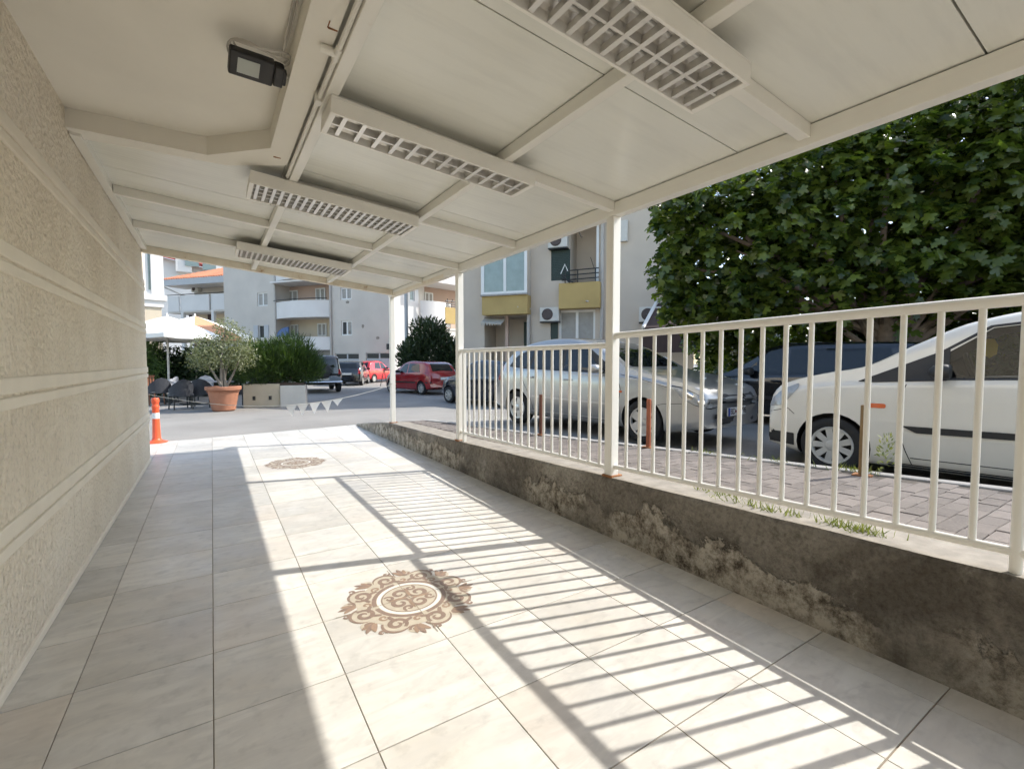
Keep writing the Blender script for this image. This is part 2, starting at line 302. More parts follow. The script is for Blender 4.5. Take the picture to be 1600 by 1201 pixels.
mb.add([(x, y, gz(x, y)) for y in ys for x in xs], [(j*len(xs)+i, j*len(xs)+i+1, (j+1)*len(xs)+i+1, (j+1)*len(xs)+i) for j in range(len(ys)-1) for i in range(len(xs)-1)])
struct(mb.build('road', 'asphalt'))

# ---- tiled floor of the covered passage
floor = struct(MB().box(-1.06, 2.66, -3.5, 10.1, -.045, -.006).build('floor', 'grout'))
XE = [-.763, -.53, -.03, .47, .97, 1.47, 1.97, 2.47, 2.66]; G = .0028
meshes = {}
def tile_at(x0, x1, y0, y1):
    key = (round(x1-x0, 3), round(y1-y0, 3))
    if key not in meshes:
        a, b_ = key; meshes[key] = MB().cbox(-a/2+.0017, a/2-.0017, -b_/2+G, b_/2-G, -.006, 0, .0015).mesh('tile', 'marble')
    o = link('tile', meshes[key], floor); o.location = ((x0+x1)/2, (y0+y1)/2, random.uniform(-.0004, .0004))
Y0 = 1.62-2*.5
for j in range(-1, 19):
    y0 = Y0 + .5*j
    for x0, x1 in zip(XE, XE[1:]): tile_at(x0, x1, y0, y0+.5)
    if y0 > 8.1: tile_at(-1.03, -.763, y0, y0+.5)
# last row is cut off at a slant where the road begins
ye = Y0+.5*19; ex = lambda x: 10.17 + (x+.84)*.135
for x0, x1 in zip([-1.03]+XE, XE):
    a0, a1 = ex(x0), ex(x1)
    MB().add([(x0+G, ye+G, 0), (x1-G, ye+G, 0), (x1-G, max(a1, ye+.01), 0), (x0+G, max(a0, ye+.01), 0), (x0+G, ye+G, -.03), (x1-G, ye+G, -.03), (x1-G, max(a1, ye+.01), -.03), (x0+G, max(a0, ye+.01), -.03)],
             [(0, 1, 2, 3), (0, 4, 5, 1), (1, 5, 6, 2), (2, 6, 7, 3), (3, 7, 4, 0)]).build('tile', 'marble', floor)
MB().box(-1.1, 2.66, ye-.1, ye+.02, -.045, -.007).build('grout_bed', 'grout', floor)

# ---- printed rosettes, four tiles each
def ribbon(mb, pts, wd, z, mi):
    n = len(pts); L = []
    for i in range(n):
        d = Vector(pts[min(i+1, n-1)]) - Vector(pts[max(i-1, 0)]); d.normalize(); p = Vector((-d.y, d.x)); f = wd*(math.sin(math.pi*min(1, .18+.82*i/(n-1)))**.6 if n > 2 else 1)
        L += [(pts[i][0]+p.x*f/2, pts[i][1]+p.y*f/2, z), (pts[i][0]-p.x*f/2, pts[i][1]-p.y*f/2, z)]
    mb.add(L, [(2*i, 2*i+1, 2*i+3, 2*i+2) for i in range(n-1)], mi)
def rosette(cx, cy, s=1.0):
    root = MB(); z = .0008
    def disc(ox, oy, r_, z_, mi, n=28):
        root.add([(ox, oy, z_)]+[(ox+r_*math.cos(2*math.pi*k/n), oy+r_*math.sin(2*math.pi*k/n), z_) for k in range(n)], [(0, 1+k, 1+(k+1) % n) for k in range(n)], mi)
    disc(0, 0, .30, z+.0002, 0, 64); lv = [0]
    for k in range(8):
        a = k*math.pi/4+.2; disc(.285*math.cos(a), .285*math.sin(a), .078, z+.00002*k, 0); disc(.335*math.cos(a+.33), .335*math.sin(a+.33), .042, z+.00002*(k+9), 0, 18)
    def ring(r0, r1, z_, mi, gaps=0):
        for k in range(96):
            if gaps and (k % (96//gaps)) < 2: continue
            a, b_ = 2*math.pi*k/96, 2*math.pi*(k+1)/96
            root.add([(r0*math.cos(a), r0*math.sin(a), z_), (r1*math.cos(a), r1*math.sin(a), z_), (r1*math.cos(b_), r1*math.sin(b_), z_), (r0*math.cos(b_), r0*math.sin(b_), z_)], [(0, 1, 2, 3)], mi)
    ring(.190, .216, z+.0004, 1, 4); ring(.166, .187, z+.0004, 3); ring(.155, .162, z+.0004, 1)
    def spiral(ox, oy, a0, r, turns, hand, wd, mi=1, zz=.0006):
        lv[0] += 1; zz += .000004*lv[0]; wd *= 1.6
        pts = [(ox+r*(1-.8*i/26)*math.cos(a0+hand*turns*2*math.pi*i/26), oy+r*(1-.8*i/26)*math.sin(a0+hand*turns*2*math.pi*i/26)) for i in range(27)]
        ribbon(root, pts, wd, z+zz, mi)
    def leaf(ox, oy, a, ln, wd, mi, zz=.0010):
        pts = [(ox+ln*i/8*math.cos(a+.25*i/8), oy+ln*i/8*math.sin(a+.25*i/8)) for i in range(9)]; lv[0] += 1; ribbon(root, pts, wd, z+zz+.000004*lv[0], mi)
    for k in range(8):
        a = k*math.pi/4 + .2; h = 1 if k % 2 else -1; r0 = .285
        spiral(r0*math.cos(a), r0*math.sin(a), a+h*1.2, .056, 1.35, h, .017)
        spiral((r0+.05)*math.cos(a+.33), (r0+.05)*math.sin(a+.33), a-h*.8, .030, 1.2, -h, .012, 1)
        spiral(.245*math.cos(a+.42), .245*math.sin(a+.42), a+2, .026, 1.1, h, .010, 2)
        ribbon(root, [(r0*math.cos(a)+.076*math.cos(a+u_), r0*math.sin(a)+.076*math.sin(a+u_)) for u_ in [-1.5+3.0*i/14 for i in range(15)]], .017, z+.0005+.000004*k, 1)
        for dd in (-.5, .5): leaf(.225*math.cos(a+.39+dd*.2), .225*math.sin(a+.39+dd*.2), a+.39+dd*2.2, .075, .024, 1)
        for dd in (-.30, 0, .30): leaf(.305*math.cos(a+.39), .305*math.sin(a+.39), a+.39+dd*1.6, .10 if dd == 0 else .085, .032, 2 if dd else 1)
        spiral(.372*math.cos(a-.14), .372*math.sin(a-.14), a+1.5*h, .022, 1.0, h, .011, 1)
    for k in range(4):
        a = k*math.pi/2 + .5
        spiral(.078*math.cos(a), .078*math.sin(a), a+2.6, .056, 1.25, 1, .017); spiral(.118*math.cos(a+.7), .118*math.sin(a+.7), a+.4, .030, 1.1, -1, .012, 1)
        leaf(.02*math.cos(a+.8), .02*math.sin(a+.8), a+.8, .11, .020, 2)
    for sgn in ((-.42, .42, -.0022, .0022), (-.0018, .0018, -.42, .42)):
        x0, x1, y0, y1 = sgn; root.add([(x0, y0, z+.0014), (x1, y0, z+.0014), (x1, y1, z+.0014), (x0, y1, z+.0014)], [(0, 1, 2, 3)], 4)
    o = root.build('rosette_inlay', ['inl_beige', 'inl_brown', 'inl_tan', 'inl_white', 'grout'], floor); o.location = (cx, cy, 0); o.scale = (s, s, 1); return o
rosette(.955, 2.62)['label'] = 'brown and beige scrollwork medallion nearest the camera'
rosette(.95, 7.05)['label'] = 'brown and beige scrollwork medallion near the street end'

# ---- pavement behind the low wall: pavers, joint bed and kerb stones
side = MB(); N = 40
ysw = [-4 + (14.5)*i/N for i in range(N+1)]
side.add([p for y in ysw for p in ((2.86, y, lin(SW, y)-.012), (max(2.88, kx(y)-.10), y, lin(SW, y)-.012))], [(2*i, 2*i+1, 2*i+3, 2*i+2) for i in range(N)])
sidewalk = struct(side.build('sidewalk', 'sand'))
pv = MB().cbox(-.0985, .0985, -.0485, .0485, -.02, 0, .004).mesh('paver', 'paver')
cand = []
for r_ in range(0, 116):
    y = -.9 + r_*.1
    for k in range(0, 12):
        x = 2.98 + .2*k + (.1 if r_ % 2 else 0)
        if x+.1 < kx(y)-.12 and 2.88 < x-.1 and y < 10.2: cand.append((x, y))
def paver_mat(x, y):
    s = (lin(SW, y+.1)-lin(SW, y-.1))/.2
    return Matrix.Translation((x, y, lin(SW, y)+random.uniform(-.002, .003))) @ Matrix.Rotation(math.atan(s)+random.uniform(-.008, .008), 4, 'X') @ Matrix.Rotation(random.uniform(-.01, .01), 4, 'Y') @ Matrix.Rotation(random.uniform(-.03, .03), 4, 'Z')
vis = [c for c in cand if c[1] > .35*c[0]*.55]
vis.sort(key=lambda c: math.hypot(*c))
near = set(vis[:290])
rest = MB()
for c in cand:
    m4 = paver_mat(*c)
    if c in near:
        o = link('paver', pv, sidewalk); o.matrix_world = m4
    else:
        rest.add([m4 @ v.co for v in pv.vertices], [tuple(p.vertices) for p in pv.polygons])
stuff(rest.build('far_paving', 'paver', sidewalk))
for (xa, ya), (xb, yb) in zip(KERB, KERB[1:]):
    n = max(1, round(math.hypot(xb-xa, yb-ya)/.8))
    for i in range(n):
        p = [Vector((xa+(xb-xa)*t, ya+(yb-ya)*t, 0)) for t in ((i+.012)/n, (i+.988)/n)]
        d = (p[1]-p[0]).normalized(); nrm = Vector((-d.y, d.x, 0)); vs = []
        for q in p:
            zt = lin(SW, q.y)+.006
            for off in (0, .11): vs += [q+nrm*off+Vector((0, 0, zt)), q+nrm*off+Vector((0, 0, zt-.4))]
        MB().add(vs, [(0, 2, 6, 4), (0, 4, 5, 1), (2, 3, 7, 6), (0, 1, 3, 2), (4, 6, 7, 5), (1, 5, 7, 3)]).build('kerb_stone', 'kerb', sidewalk, bevel=.012)

# ---- low concrete wall between passage and pavement
lw = MB(); N = 60; yw = [-3.5+14*i/N for i in range(N+1)]
for i, y in enumerate(yw):
    z = lin(SW, y)+.008 + .0012*math.sin(y*7.3)+.0015*math.sin(y*17); dx = .002*math.sin(y*5.1)+.002*math.sin(y*13)
    lw.v += [(2.64+dx*.5, y, -.03), (2.655+dx, y, max(z-.02, .005)), (2.672+dx, y, max(z, .01)), (2.99+.012*math.sin(y*11)+.008*math.sin(y*29), y, max(z-.003, .01)), (2.99, y, -.03)]
for i in range(N):
    for k in range(4): lw.f.append((i*5+k, i*5+k+1, (i+1)*5+k+1, (i+1)*5+k)); lw.m.append(1 if k == 2 else 0)
lw.f += [(0, 1, 2, 3, 4), tuple(N*5+k for k in (4, 3, 2, 1, 0))]; lw.m += [0, 0]
tag(lw.build('retaining_wall', ['concrete', 'conctop']), 'low stained concrete wall under the white railing', 'wall')

# ================================================================== HOUSE WALL, SOFFIT
XW = -.763; YE = 8.25
house = empty('house_wall', (XW, 3, 0), 0, 'beige pebbledash house wall with horizontal smooth bands', 'wall')
def local(mbx, off): mbx.v = [(v[0]-off[0], v[1]-off[1], v[2]-off[2]) for v in mbx.v]; return mbx
HO = (XW, 3, 0)
local(MB().box(XW-.35, XW, -5, YE, -.02, 6.5), HO).build('stucco_face', 'stucco', house)
for z in (.62, 1.25, 1.855, 2.445):
    for a, b_ in ((.007, .082), (-.062, -.007)):
        local(MB().box(XW-.02, XW+.012, -5, YE+.006, z+a, z+b_), HO).build('band_strip', 'band', house, bevel=.009)
local(MB().box(XW-.01, XW+.012, -5, YE+.003, 0, .05), HO).build('mortar_skirt', 'band', house, bevel=.01)
# balcony underside with its lowered rim
RI = [(XW-.01, 4.20, 2.931), (.01, 4.02, 2.865), (.37, 3.58, 2.835), (.37, -4, 2.835)]
RO = [(XW-.01, 4.37, 2.931), (.14, 4.12, 2.855), (.497, 3.80, 2.825), (.497, -4, 2.825)]
zsf_ = lambda x: 3.055-.0838*(x+.763)
balc = empty('balcony_slab', (0, 2, 2.9), 0, 'plastered underside of a balcony with a lowered rim', 'balcony')
BO = (0, 2, 2.9)
local(MB().add([(XW-.01, -4, zsf_(XW))] + [(x, y, zsf_(x)) for x, y, z in RI], [(0, 1, 2), (0, 2, 3), (0, 3, 4)]).add([(XW-.01, -4, 3.2)] + [(x, y, 3.2) for x, y, z in RO], [(0, 1, 2, 3, 4)]), BO).build('soffit', 'soffit', balc)
rm = MB()
for i in range(3):
    a, b_, c, d = RI[i], RI[i+1], RO[i+1], RO[i]; up = lambda p, h: (p[0], p[1], p[2]+h)
    rm.add([a, b_, c, d, up(a, .13), up(b_, .13), (c[0], c[1], 3.2), (d[0], d[1], 3.2)], [(0, 1, 2, 3), (0, 4, 5, 1), (3, 2, 6, 7)])
local(rm, BO).build('rim', 'soffit', balc)
rs = MB(); rs.box(.455, .494, 2.16, 2.166, 2.822, 2.828); rs.box(.452, .456, 2.12, 2.166, 2.825, 2.831)
for (x, y, l) in ((.40, 3.71, .09),): rs.box(x, x+l, y-.012, y+.004, 2.829, 2.836)
local(rs, BO).build('rust_mark', 'rust', balc)

# ================================================================== CANOPY
def zp(x): return 2.97 - .0915*(x+.763)
XEV = 2.75; YB = 8.06
PO = (2.72, 2.75, .46)
canopy = empty('canopy', PO, 0, 'cream metal lean-to canopy roof on square posts', 'canopy')
def cpart(mbx, name, mt, bevel=0, smooth=False): return local(mbx, PO).build(name, mt, canopy, bevel=bevel, smooth=smooth)
def slope_box(x0, x1, y0, y1, top, bot):      # box whose top and bottom follow the roof slope
    m_ = MB(); vs = []
    for h in (bot, top): vs += [(x0, y0, zp(x0)+h), (x1, y0, zp(x1)+h), (x1, y1, zp(x1)+h), (x0, y1, zp(x0)+h)]
    return m_.add(vs, [(0, 3, 2, 1), (4, 5, 6, 7), (0, 1, 5, 4), (1, 2, 6, 5), (2, 3, 7, 6), (3, 0, 4, 7)])
def slope_poly(pts, top, bot):
    n = len(pts); return MB().add([(x, y, zp(x)+bot) for x, y in pts]+[(x, y, zp(x)+top) for x, y in pts], [tuple(range(n))[::-1], tuple(range(n, 2*n))]+[(i, (i+1) % n, n+(i+1) % n, n+i) for i in range(n)])
NOTCH = [(XW+.006, 4.35), (.14, 4.118), (.4965, 3.79)]       # outer line of the balcony rim
seams = [-2.63, -1.55, -.47, .61, 1.68, 2.77, 3.87, 4.95, 6.05, 7.1, YB]
for y0, y1 in zip(seams, seams[1:]):
    x0 = .50 if y0 < 3.5 else XW+.006
    if y0 < 3.8 < y1 or 3.5 < y0 < 4.3:
        # notch around the balcony rim: right-hand piece plus a piece behind the rim
        cpart(slope_box(.50, XEV, y0+.004, y1-.004, .05, 0), 'roof_panel', 'panel')
        if y1 > 4.4: cpart(slope_poly(NOTCH+[(.4965, y1-.004), (XW+.006, y1-.004)], .05, 0), 'roof_panel', 'panel')
    else: cpart(slope_box(x0, XEV, y0+.004, y1-.004, .05, 0), 'roof_panel', 'panel')
cpart(slope_box(.50, XEV+.002, -2.63, YB+.01, .062, .052), 'light_block_sheet', 'cream'); cpart(MB().box(2.7505, 2.7585, -2.63, YB+.01, 2.649, 2.712), 'light_block_strip', 'cream'); cpart(slope_poly(NOTCH+[(.4965, YB+.01), (XW+.006, YB+.01)], .062, .052), 'light_block_sheet', 'cream')  # sheets and edge strip added to block sky light leaking through panel seams
cpart(MB().box(2.68, 2.76, -2.6, 8.25, 2.545, 2.6475), 'eave_beam', 'cream', .004)
PUR = [-1.35, 0.0, 1.30, 2.72, 4.13, 5.46, 6.68]
for y in PUR: cpart(slope_box(.50 if y < 4.2 else XW+.07, 2.679, y-.03, y+.03, -.001, -.075), 'purlin', 'cream', .003)
for x in (.56, 1.62):
    m_ = MB().box(x-.03, x+.03, -2.6, YB-.05, zp(x+.03)-.073, zp(x+.03)-.002); cpart(m_, 'long_purlin', 'cream', .003)
cpart(slope_box(XW+.006, 2.679, YB-.05, YB+.03, -.001, -.095), 'end_beam', 'rusty', .004)
cpart(MB().box(2.679, 2.762, 5.9, 8.26, 2.543, 2.6), 'rusted_beam_end', 'rusty', .003)
cpart(slope_box(XW+.004, XW+.066, 4.26, YB-.052, -.001, -.06), 'wall_plate', 'cream', .003)
for y in (2.74, 5.50, 8.20):
    zb = lin(SW, y)
    cpart(MB().box(2.68, 2.76, y-.04, y+.04, zb, 2.5445), 'post', 'whitemetal', .005)
    cpart(MB().cbox(2.665, 2.79, y-.055, y+.05, zb+.004, zb+.022, .003), 'post_foot', 'rust')
# conduit on the left-hand long purlin, with a tee
cd = MB(); cd.tube([(.517, -2, 2.80), (.517, 3.95, 2.80)], .0125, 8); cpart(cd, 'conduit', 'cream', smooth=True)
cpart(MB().tube([(.517, 2.28, 2.80), (.45, 2.295, 2.815)], .019, 10).tube([(.517, 2.23, 2.80), (.517, 2.33, 2.80)], .017, 10), 'conduit_tee', 'cream', .003)

# ---- louvred lamps under the purlins
def lamp(x0, x1, yc, wd, rows, cols, label):
    xm = (x0+x1)/2; t0 = -.077; hgt = .095
    root = empty('ceiling_light', (xm, yc, zp(xm)+t0), 0, label, 'ceiling light', 'louvred lamps under the canopy')
    root.rotation_euler = (0, math.atan(.0915), 0)
    L = (x1-x0)/2; W_ = wd/2; th = .014
    h = MB().box(-L, L, -W_, W_, -.012, 0).box(-L, L, -W_, -W_+th, -hgt, -.012).box(-L, L, W_-th, W_, -hgt, -.012).box(-L, -L+th*2.2, -W_+th, W_-th, -hgt, -.012).box(L-th*2.2, L, -W_+th, W_-th, -hgt, -.012)
    h.build('housing', 'lampwhite', root, bevel=.003)
    iL, iW = L-th*2.2, W_-th
    rf = MB()
    for r_ in range(rows):
        ya, yb = -iW+2*iW*r_/rows, -iW+2*iW*(r_+1)/rows
        for i in range(8):
            a, b_ = -1+2*i/8, -1+2*(i+1)/8; f = lambda s_: -.022-.03*s_*s_
            yq = lambda s_: (ya+yb)/2+s_*(yb-ya)/2
            rf.add([(-iL, yq(a), f(a)), (iL, yq(a), f(a)), (iL, yq(b_), f(b_)), (-iL, yq(b_), f(b_))], [(0, 1, 2, 3)])
    rf.build('reflector', 'alu', root, smooth=True)
    for i in range(cols):
        x = -iL+2*iL*(i+.5)/cols
        MB().add([(x-.004, -iW, -.05), (x+.004, -iW, -.05), (x+.011, -iW, -hgt+.006), (x-.011, -iW, -hgt+.006), (x-.004, iW, -.05), (x+.004, iW, -.05), (x+.011, iW, -hgt+.006), (x-.011, iW, -hgt+.006)],
                 [(0, 1, 2, 3), (4, 7, 6, 5), (0, 4, 5, 1), (1, 5, 6, 2), (2, 6, 7, 3), (3, 7, 4, 0)]).build('louvre_blade', 'alu', root)
    for r_ in range(1, rows):
        y = -iW+2*iW*r_/rows; MB().box(-iL, iL, y-.006, y+.006, -hgt+.008, -.045).build('louvre_spine', 'alu', root)
    if rows == 2:
        for r_ in range(2): MB().tube([(-iL+.02, -iW/2+iW*r_, -.044), (iL-.02, -iW/2+iW*r_, -.044)], .008, 8).build('tube', 'tube', root, smooth=True)
    return root
lamp(.66, 1.93, 1.29, .28, 2, 14, 'large louvred ceiling lamp nearest the camera, cut by the top edge')
l2 = lamp(.55, 1.84, 2.70, .26, 2, 12, 'louvred ceiling lamp with two rows of cells, second from camera')
MB().box(.646, .652, -.10, -.07, -.04, -.005).build('cable_hole', 'darkmark', l2)
lamp(.27, 1.57, 4.15, .40, 4, 22, 'wide ceiling lamp with fine grid louvre, third from camera')
lamp(.28, 1.58, 6.55, .46, 4, 22, 'farthest fine-grid ceiling lamp beside the rusty end beam')

# ---- floodlight on the balcony rim
fl = empty('floodlight', (.345, 2.68, 2.86), 0, 'small black floodlight on the balcony underside with coiled cable', 'floodlight')
def fp(mbx, name, mt, **k): return local(mbx, (.345, 2.68, 2.86)).build(name, mt, fl, **k)
FM = Matrix.Translation((.225, 2.70, 2.86)) @ Matrix.Rotation(R(4), 4, 'Z') @ Matrix.Rotation(R(-32), 4, 'X')
b_ = MB().box(-.12, .075, -.06, .06, -.026, .026, mat=FM); fp(b_, 'body', 'black', bevel=.008)
fp(MB().box(-.085, .01, -.036, .036, -.029, -.0265, mat=FM), 'lens', 'floodglass')
fp(MB().box(.076, .12, -.05, .05, -.03, .03, mat=FM).box(.115, .135, -.03, .04, -.02, .02, mat=FM), 'junction_box', 'black', bevel=.006)
fp(MB().tube([(.34, 2.72, 2.85), (.36, 2.71, 2.87)], .014, 10), 'gland', 'lampwhite', smooth=True)
coil = MB()
for q in range(3):
    coil.tube([(.225+.125*math.cos(a)+.012*q, 2.66+.075*math.sin(a)-.015*q, 2.895+.02*math.sin(a*2+q)) for a in [math.pi*2*i/24 for i in range(25)]], .0045, 6)
fp(coil, 'cable_coil', 'cable', smooth=True)
fp(MB().tube([(.33, 2.62, 2.9), (.352, 2.45, 2.955), (.354, 1.5, 2.955), (.354, -2, 2.955)], .005, 6).tube([(.33, 2.6, 2.9), (.337, 2.4, 2.956), (.338, 1.5, 2.956), (.338, -2, 2.956)], .005, 6), 'cable', 'cable', smooth=True)

# ================================================================== RAILINGS
def railing(ya, za_t, za_b, yb, zb_t, zb_b, ys_, label, rt=.024):
    root = empty('railing', (2.72, (ya+yb)/2, (za_b+zb_b)/2), 0, label, 'railing', 'white tube railings between the posts'); O = root.location
    tt = lambda y: za_t+(zb_t-za_t)*(y-ya)/(yb-ya); bb = lambda y: za_b+(zb_b-za_b)*(y-ya)/(yb-ya)
    local(MB().tube([(2.72, ya, tt(ya)), (2.72, yb, tt(yb))], rt, 14), O).build('top_rail', 'whitemetal', root, smooth=True)
    local(MB().tube([(2.72, ya, bb(ya)), (2.72, yb, bb(yb))], .019, 12), O).build('bottom_rail', 'whitemetal', root, smooth=True)
    for y in ys_:
        r_ = .0135
        local(MB().tube([(2.72, y, bb(y)), (2.72, y, tt(y))], r_, 10, cap=False), O).build('baluster', 'whitemetal', root, smooth=True)
    return root, tt, bb
r1, tt, bb = railing(2.775, 1.535, .535, 5.465, 1.545, .49, [2.875+.1312*i for i in range(19)], 'white tube railing between the middle and second posts, beside the silver car')
y = 5.37; local(MB().box(2.70, 2.74, y-.02, y+.02, lin(SW, y), 1.54), r1.location).build('end_upright', 'whitemetal', r1)
r2, tt, bb = railing(-1.6, 1.685, .705, 2.705, 1.61, .555, [2.578-.1325*i for i in range(16)]+[.471-.1325*i for i in range(1, 15)], 'long white tube railing at the right in front of the white car', .026)
y = .458; local(MB().tube([(2.72, y, lin(SW, y)), (2.72, y, 1.65)], .021, 12), r2.location).build('upright', 'whitemetal', r2, smooth=True)
y = -1.6; local(MB().tube([(2.72, y, lin(SW, y)), (2.72, y, 1.68)], .021, 12), r2.location).build('upright', 'whitemetal', r2, smooth=True)

# ================================================================== FACADES
class Fac:
    def __init__(s, heading, D, name=None, label=None, z0=0):
        s.h = R(heading); s.n = Vector((math.sin(s.h), math.cos(s.h), 0)); s.u = Vector((math.cos(s.h), -math.sin(s.h), 0)); s.D = D
        if name: s.root = empty(name, s.n*D, -s.h, label, 'building')
    def pt(s, px, py, off=0):
        v = ray(px, py); t = (s.D+off)/v.dot(s.n); P = _C+v*t; return P.dot(s.u), P.z
    def rect(s, x0, y0, x1, y1, off=0):
        a, zt = s.pt(x0, (y0+y1)/2, off)[0], s.pt((x0+x1)/2, y0, off)[1]
        b, zb = s.pt(x1, (y0+y1)/2, off)[0], s.pt((x0+x1)/2, y1, off)[1]
        return a, b, zb, zt
    def part(s, name, mt, mbx, **k): return mbx.build(name, mt, s.root, **k)
    def wall(s, s0, s1, z0, z1, holes, mt='b1', name='wall', reveal=.14, d=0, thick=None):
        xs = sorted({s0, s1, *[h[0] for h in holes], *[h[1] for h in holes]}); zs = sorted({z0, z1, *[h[2] for h in holes], *[h[3] for h in holes]})
        m_ = MB()
        for xa, xb in zip(xs, xs[1:]):
            for za, zb in zip(zs, zs[1:]):
                cx_, cz_ = (xa+xb)/2, (za+zb)/2
                if any(h[0] < cx_ < h[1] and h[2] < cz_ < h[3] for h in holes): continue
                m_.add([(xa, d, za), (xb, d, za), (xb, d, zb), (xa, d, zb)], [(0, 1, 2, 3)])
        for h in holes:
            a, b, c, e = h[:4]; rv = h[4] if len(h) > 4 else reveal
            m_.add([(a, d, c), (b, d, c), (b, d, e), (a, d, e), (a, d+rv, c), (b, d+rv, c), (b, d+rv, e), (a, d+rv, e)], [(0, 1, 5, 4), (1, 2, 6, 5), (2, 3, 7, 6), (3, 0, 4, 7)])
        T = thick or 8
        m_.add([(s0, d, z0), (s0, d+T, z0), (s0, d+T, z1), (s0, d, z1)], [(0, 1, 2, 3)]).add([(s1, d, z0), (s1, d+T, z0), (s1, d+T, z1), (s1, d, z1)], [(0, 1, 2, 3)])
        m_.add([(s0, d, z1), (s1, d, z1), (s1, d+T, z1), (s0, d+T, z1)], [(0, 1, 2, 3)]).add([(s0, d+T, z0), (s1, d+T, z0), (s1, d+T, z1), (s0, d+T, z1)], [(0, 1, 2, 3)])
        return s.part(name, mt, m_)
    def window(s, h, mt='pane', fr=.06, d=.12, mull=1, frame='upvc', sill=False):
        a, b, c, e = h[:4]
        w_ = s.part('window', frame, MB().box(a, b, d-.04, d+.02, c, c+fr).box(a, b, d-.04, d+.02, e-fr, e).box(a, a+fr, d-.04, d+.02, c+fr, e-fr).box(b-fr, b, d-.04, d+.02, c+fr, e-fr))
        for k in range(mull):
            x = a+(b-a)*(k+1)/(mull+1); MB().box(x-fr*.6, x+fr*.6, d-.035, d+.02, c+fr, e-fr).build('mullion', frame, w_)
        n = mull+1
        for k in range(n):
            x0, x1 = a+fr+(b-a-2*fr)*k/n, a+fr+(b-a-2*fr)*(k+1)/n; MB().box(x0, x1, d, d+.01, c+fr, e-fr).build('pane', mt if isinstance(mt, str) else mt[k], w_)
        if sill: MB().box(a-.06, b+.06, -.06, .02, c-.05, c).build('sill', 'kerb', w_)
        return w_
    def ac(s, px, py, wpx, off=0):
        sx, z = s.pt(px, py, -off); w2 = .40; d = -off
        o = s.part('air_conditioner', 'acw', MB().box(sx-w2, sx+w2, d-.30, d-.01, z-.28, z+.28), bevel=.02)
        MB().lathe([(.0, -.325), (.20, -.325), (.23, -.31), (.235, -.30)], 20, mat=Matrix.Translation((sx-.08, d, z)) @ Matrix.Rotation(R(-90), 4, 'X') @ Matrix.Scale(1, 4)).build('fan', 'acfan', o) if False else MB().lathe([(.0, .0), (.20, .0), (.235, -.03)], 20, mat=Matrix.Translation((sx-.08, d-.33, z)) @ Matrix.Rotation(R(90), 4, 'X')).build('fan', 'acfan', o, smooth=True)
        MB().box(sx-w2, sx+w2, d-.3, d, z-.33, z-.29).build('bracket', 'iron', o); return o

# ---- beige and ochre block behind the silver car
B1 = Fac(52, 18.8, 'apartment_building', 'beige apartment block with ochre balcony panels behind the silver car')
sL, sR = B1.pt(714, 500)[0], B1.pt(1085, 500)[0]
q = B1.rect
bayw = q(756, 385, 823, 459, -.5); bayp = q(753, 461, 824, 491, -.5)
g1 = q(804, 512, 823, 560); rec = q(757, 494, 823, 600); rec = (rec[0], rec[1], -.5, rec[3])
shut = q(861, 390, 891, 438); log = q(891, 345, 932, 482); gw = q(873, 484, 930, 545); gd = q(860, 503, 872, 600); gd = (gd[0], gd[1]-.001, 0, gd[3])
gw = (gd[1]+.02, gw[1], .9, gw[3]); log = (shut[1], log[1], gw[3]+.02, log[3])
ROOFZ = 13.5
B1.wall(sL, sR, -.6, ROOFZ, [(rec[0], rec[1], -.5, rec[3], 1.4), (shut[0], shut[1]-.001, shut[2], shut[3], .08), (log[0], log[1], log[2], log[3]+.2, 1.3), gw, (gd[0], gd[1], gd[2], gd[3], .1)], 'b1')
B1.part('recess_wall', 'b1', MB().box(rec[0]-.05, rec[1]+.05, 1.35, 1.42, -.5, rec[3]+.02)); B1.part('recess_wall', 'b1', MB().box(log[0]-.03, log[1]+.03, 1.25, 1.32, log[2], log[3]+.22))
# bay window on its ochre panel
B1.part('bay', 'b1', MB().box(bayp[0]+.03, bayp[1]-.02, -.48, .0, bayp[3], bayw[3]+.3))
bw = B1.part('window', 'upvc', MB().box(bayw[0]-.12, bayw[1]+.02, -.53, -.482, bayw[2], bayw[2]+.1).box(bayw[0]-.12, bayw[0]+.02, -.53, -.482, bayw[2]+.1, bayw[3]).box(bayw[1]-.1, bayw[1]+.02, -.53, -.482, bayw[2]+.1, bayw[3]).box((bayw[0]+bayw[1])/2-.06, (bayw[0]+bayw[1])/2+.06, -.53, -.482, bayw[2]+.1, bayw[3]))
for k in range(2):
    xm = (bayw[0]+bayw[1])/2; x0, x1 = ((bayw[0]+.02, xm-.06), (xm+.06, bayw[1]-.1))[k]; MB().box(x0, x1, -.505, -.49, bayw[2]+.1, bayw[3]).build('pane', 'paneg', bw)
MB().box(bayp[0]-.03, bayp[1]+.02, -.60, -.47, bayw[2]-.07, bayw[2]-.002).build('sill', 'kerb', bw)
B1.part('ochre_panel', 'yellow', MB().box(bayp[0], bayp[1], -.5, -.01, bayp[2], bayw[2]-.072))
B1.part('recess_door', 'green', MB().box(g1[0], g1[1], 1.28, 1.345, -.4, g1[3]+.35)); B1.part('recess_post', 'pink', MB().box(rec[0]+.95, rec[0]+1.08, .02, .15, -.5, rec[3]))
aw = MB(); a0 = q(756, 497, 786, 512)
aw.add([(rec[0]+.05, -.05, rec[3]-.05), (rec[0]+1.0, -.05, rec[3]-.12), (rec[0]+1.0, -.55, rec[3]-.35), (rec[0]+.05, -.55, rec[3]-.28)], [(0, 1, 2, 3)])
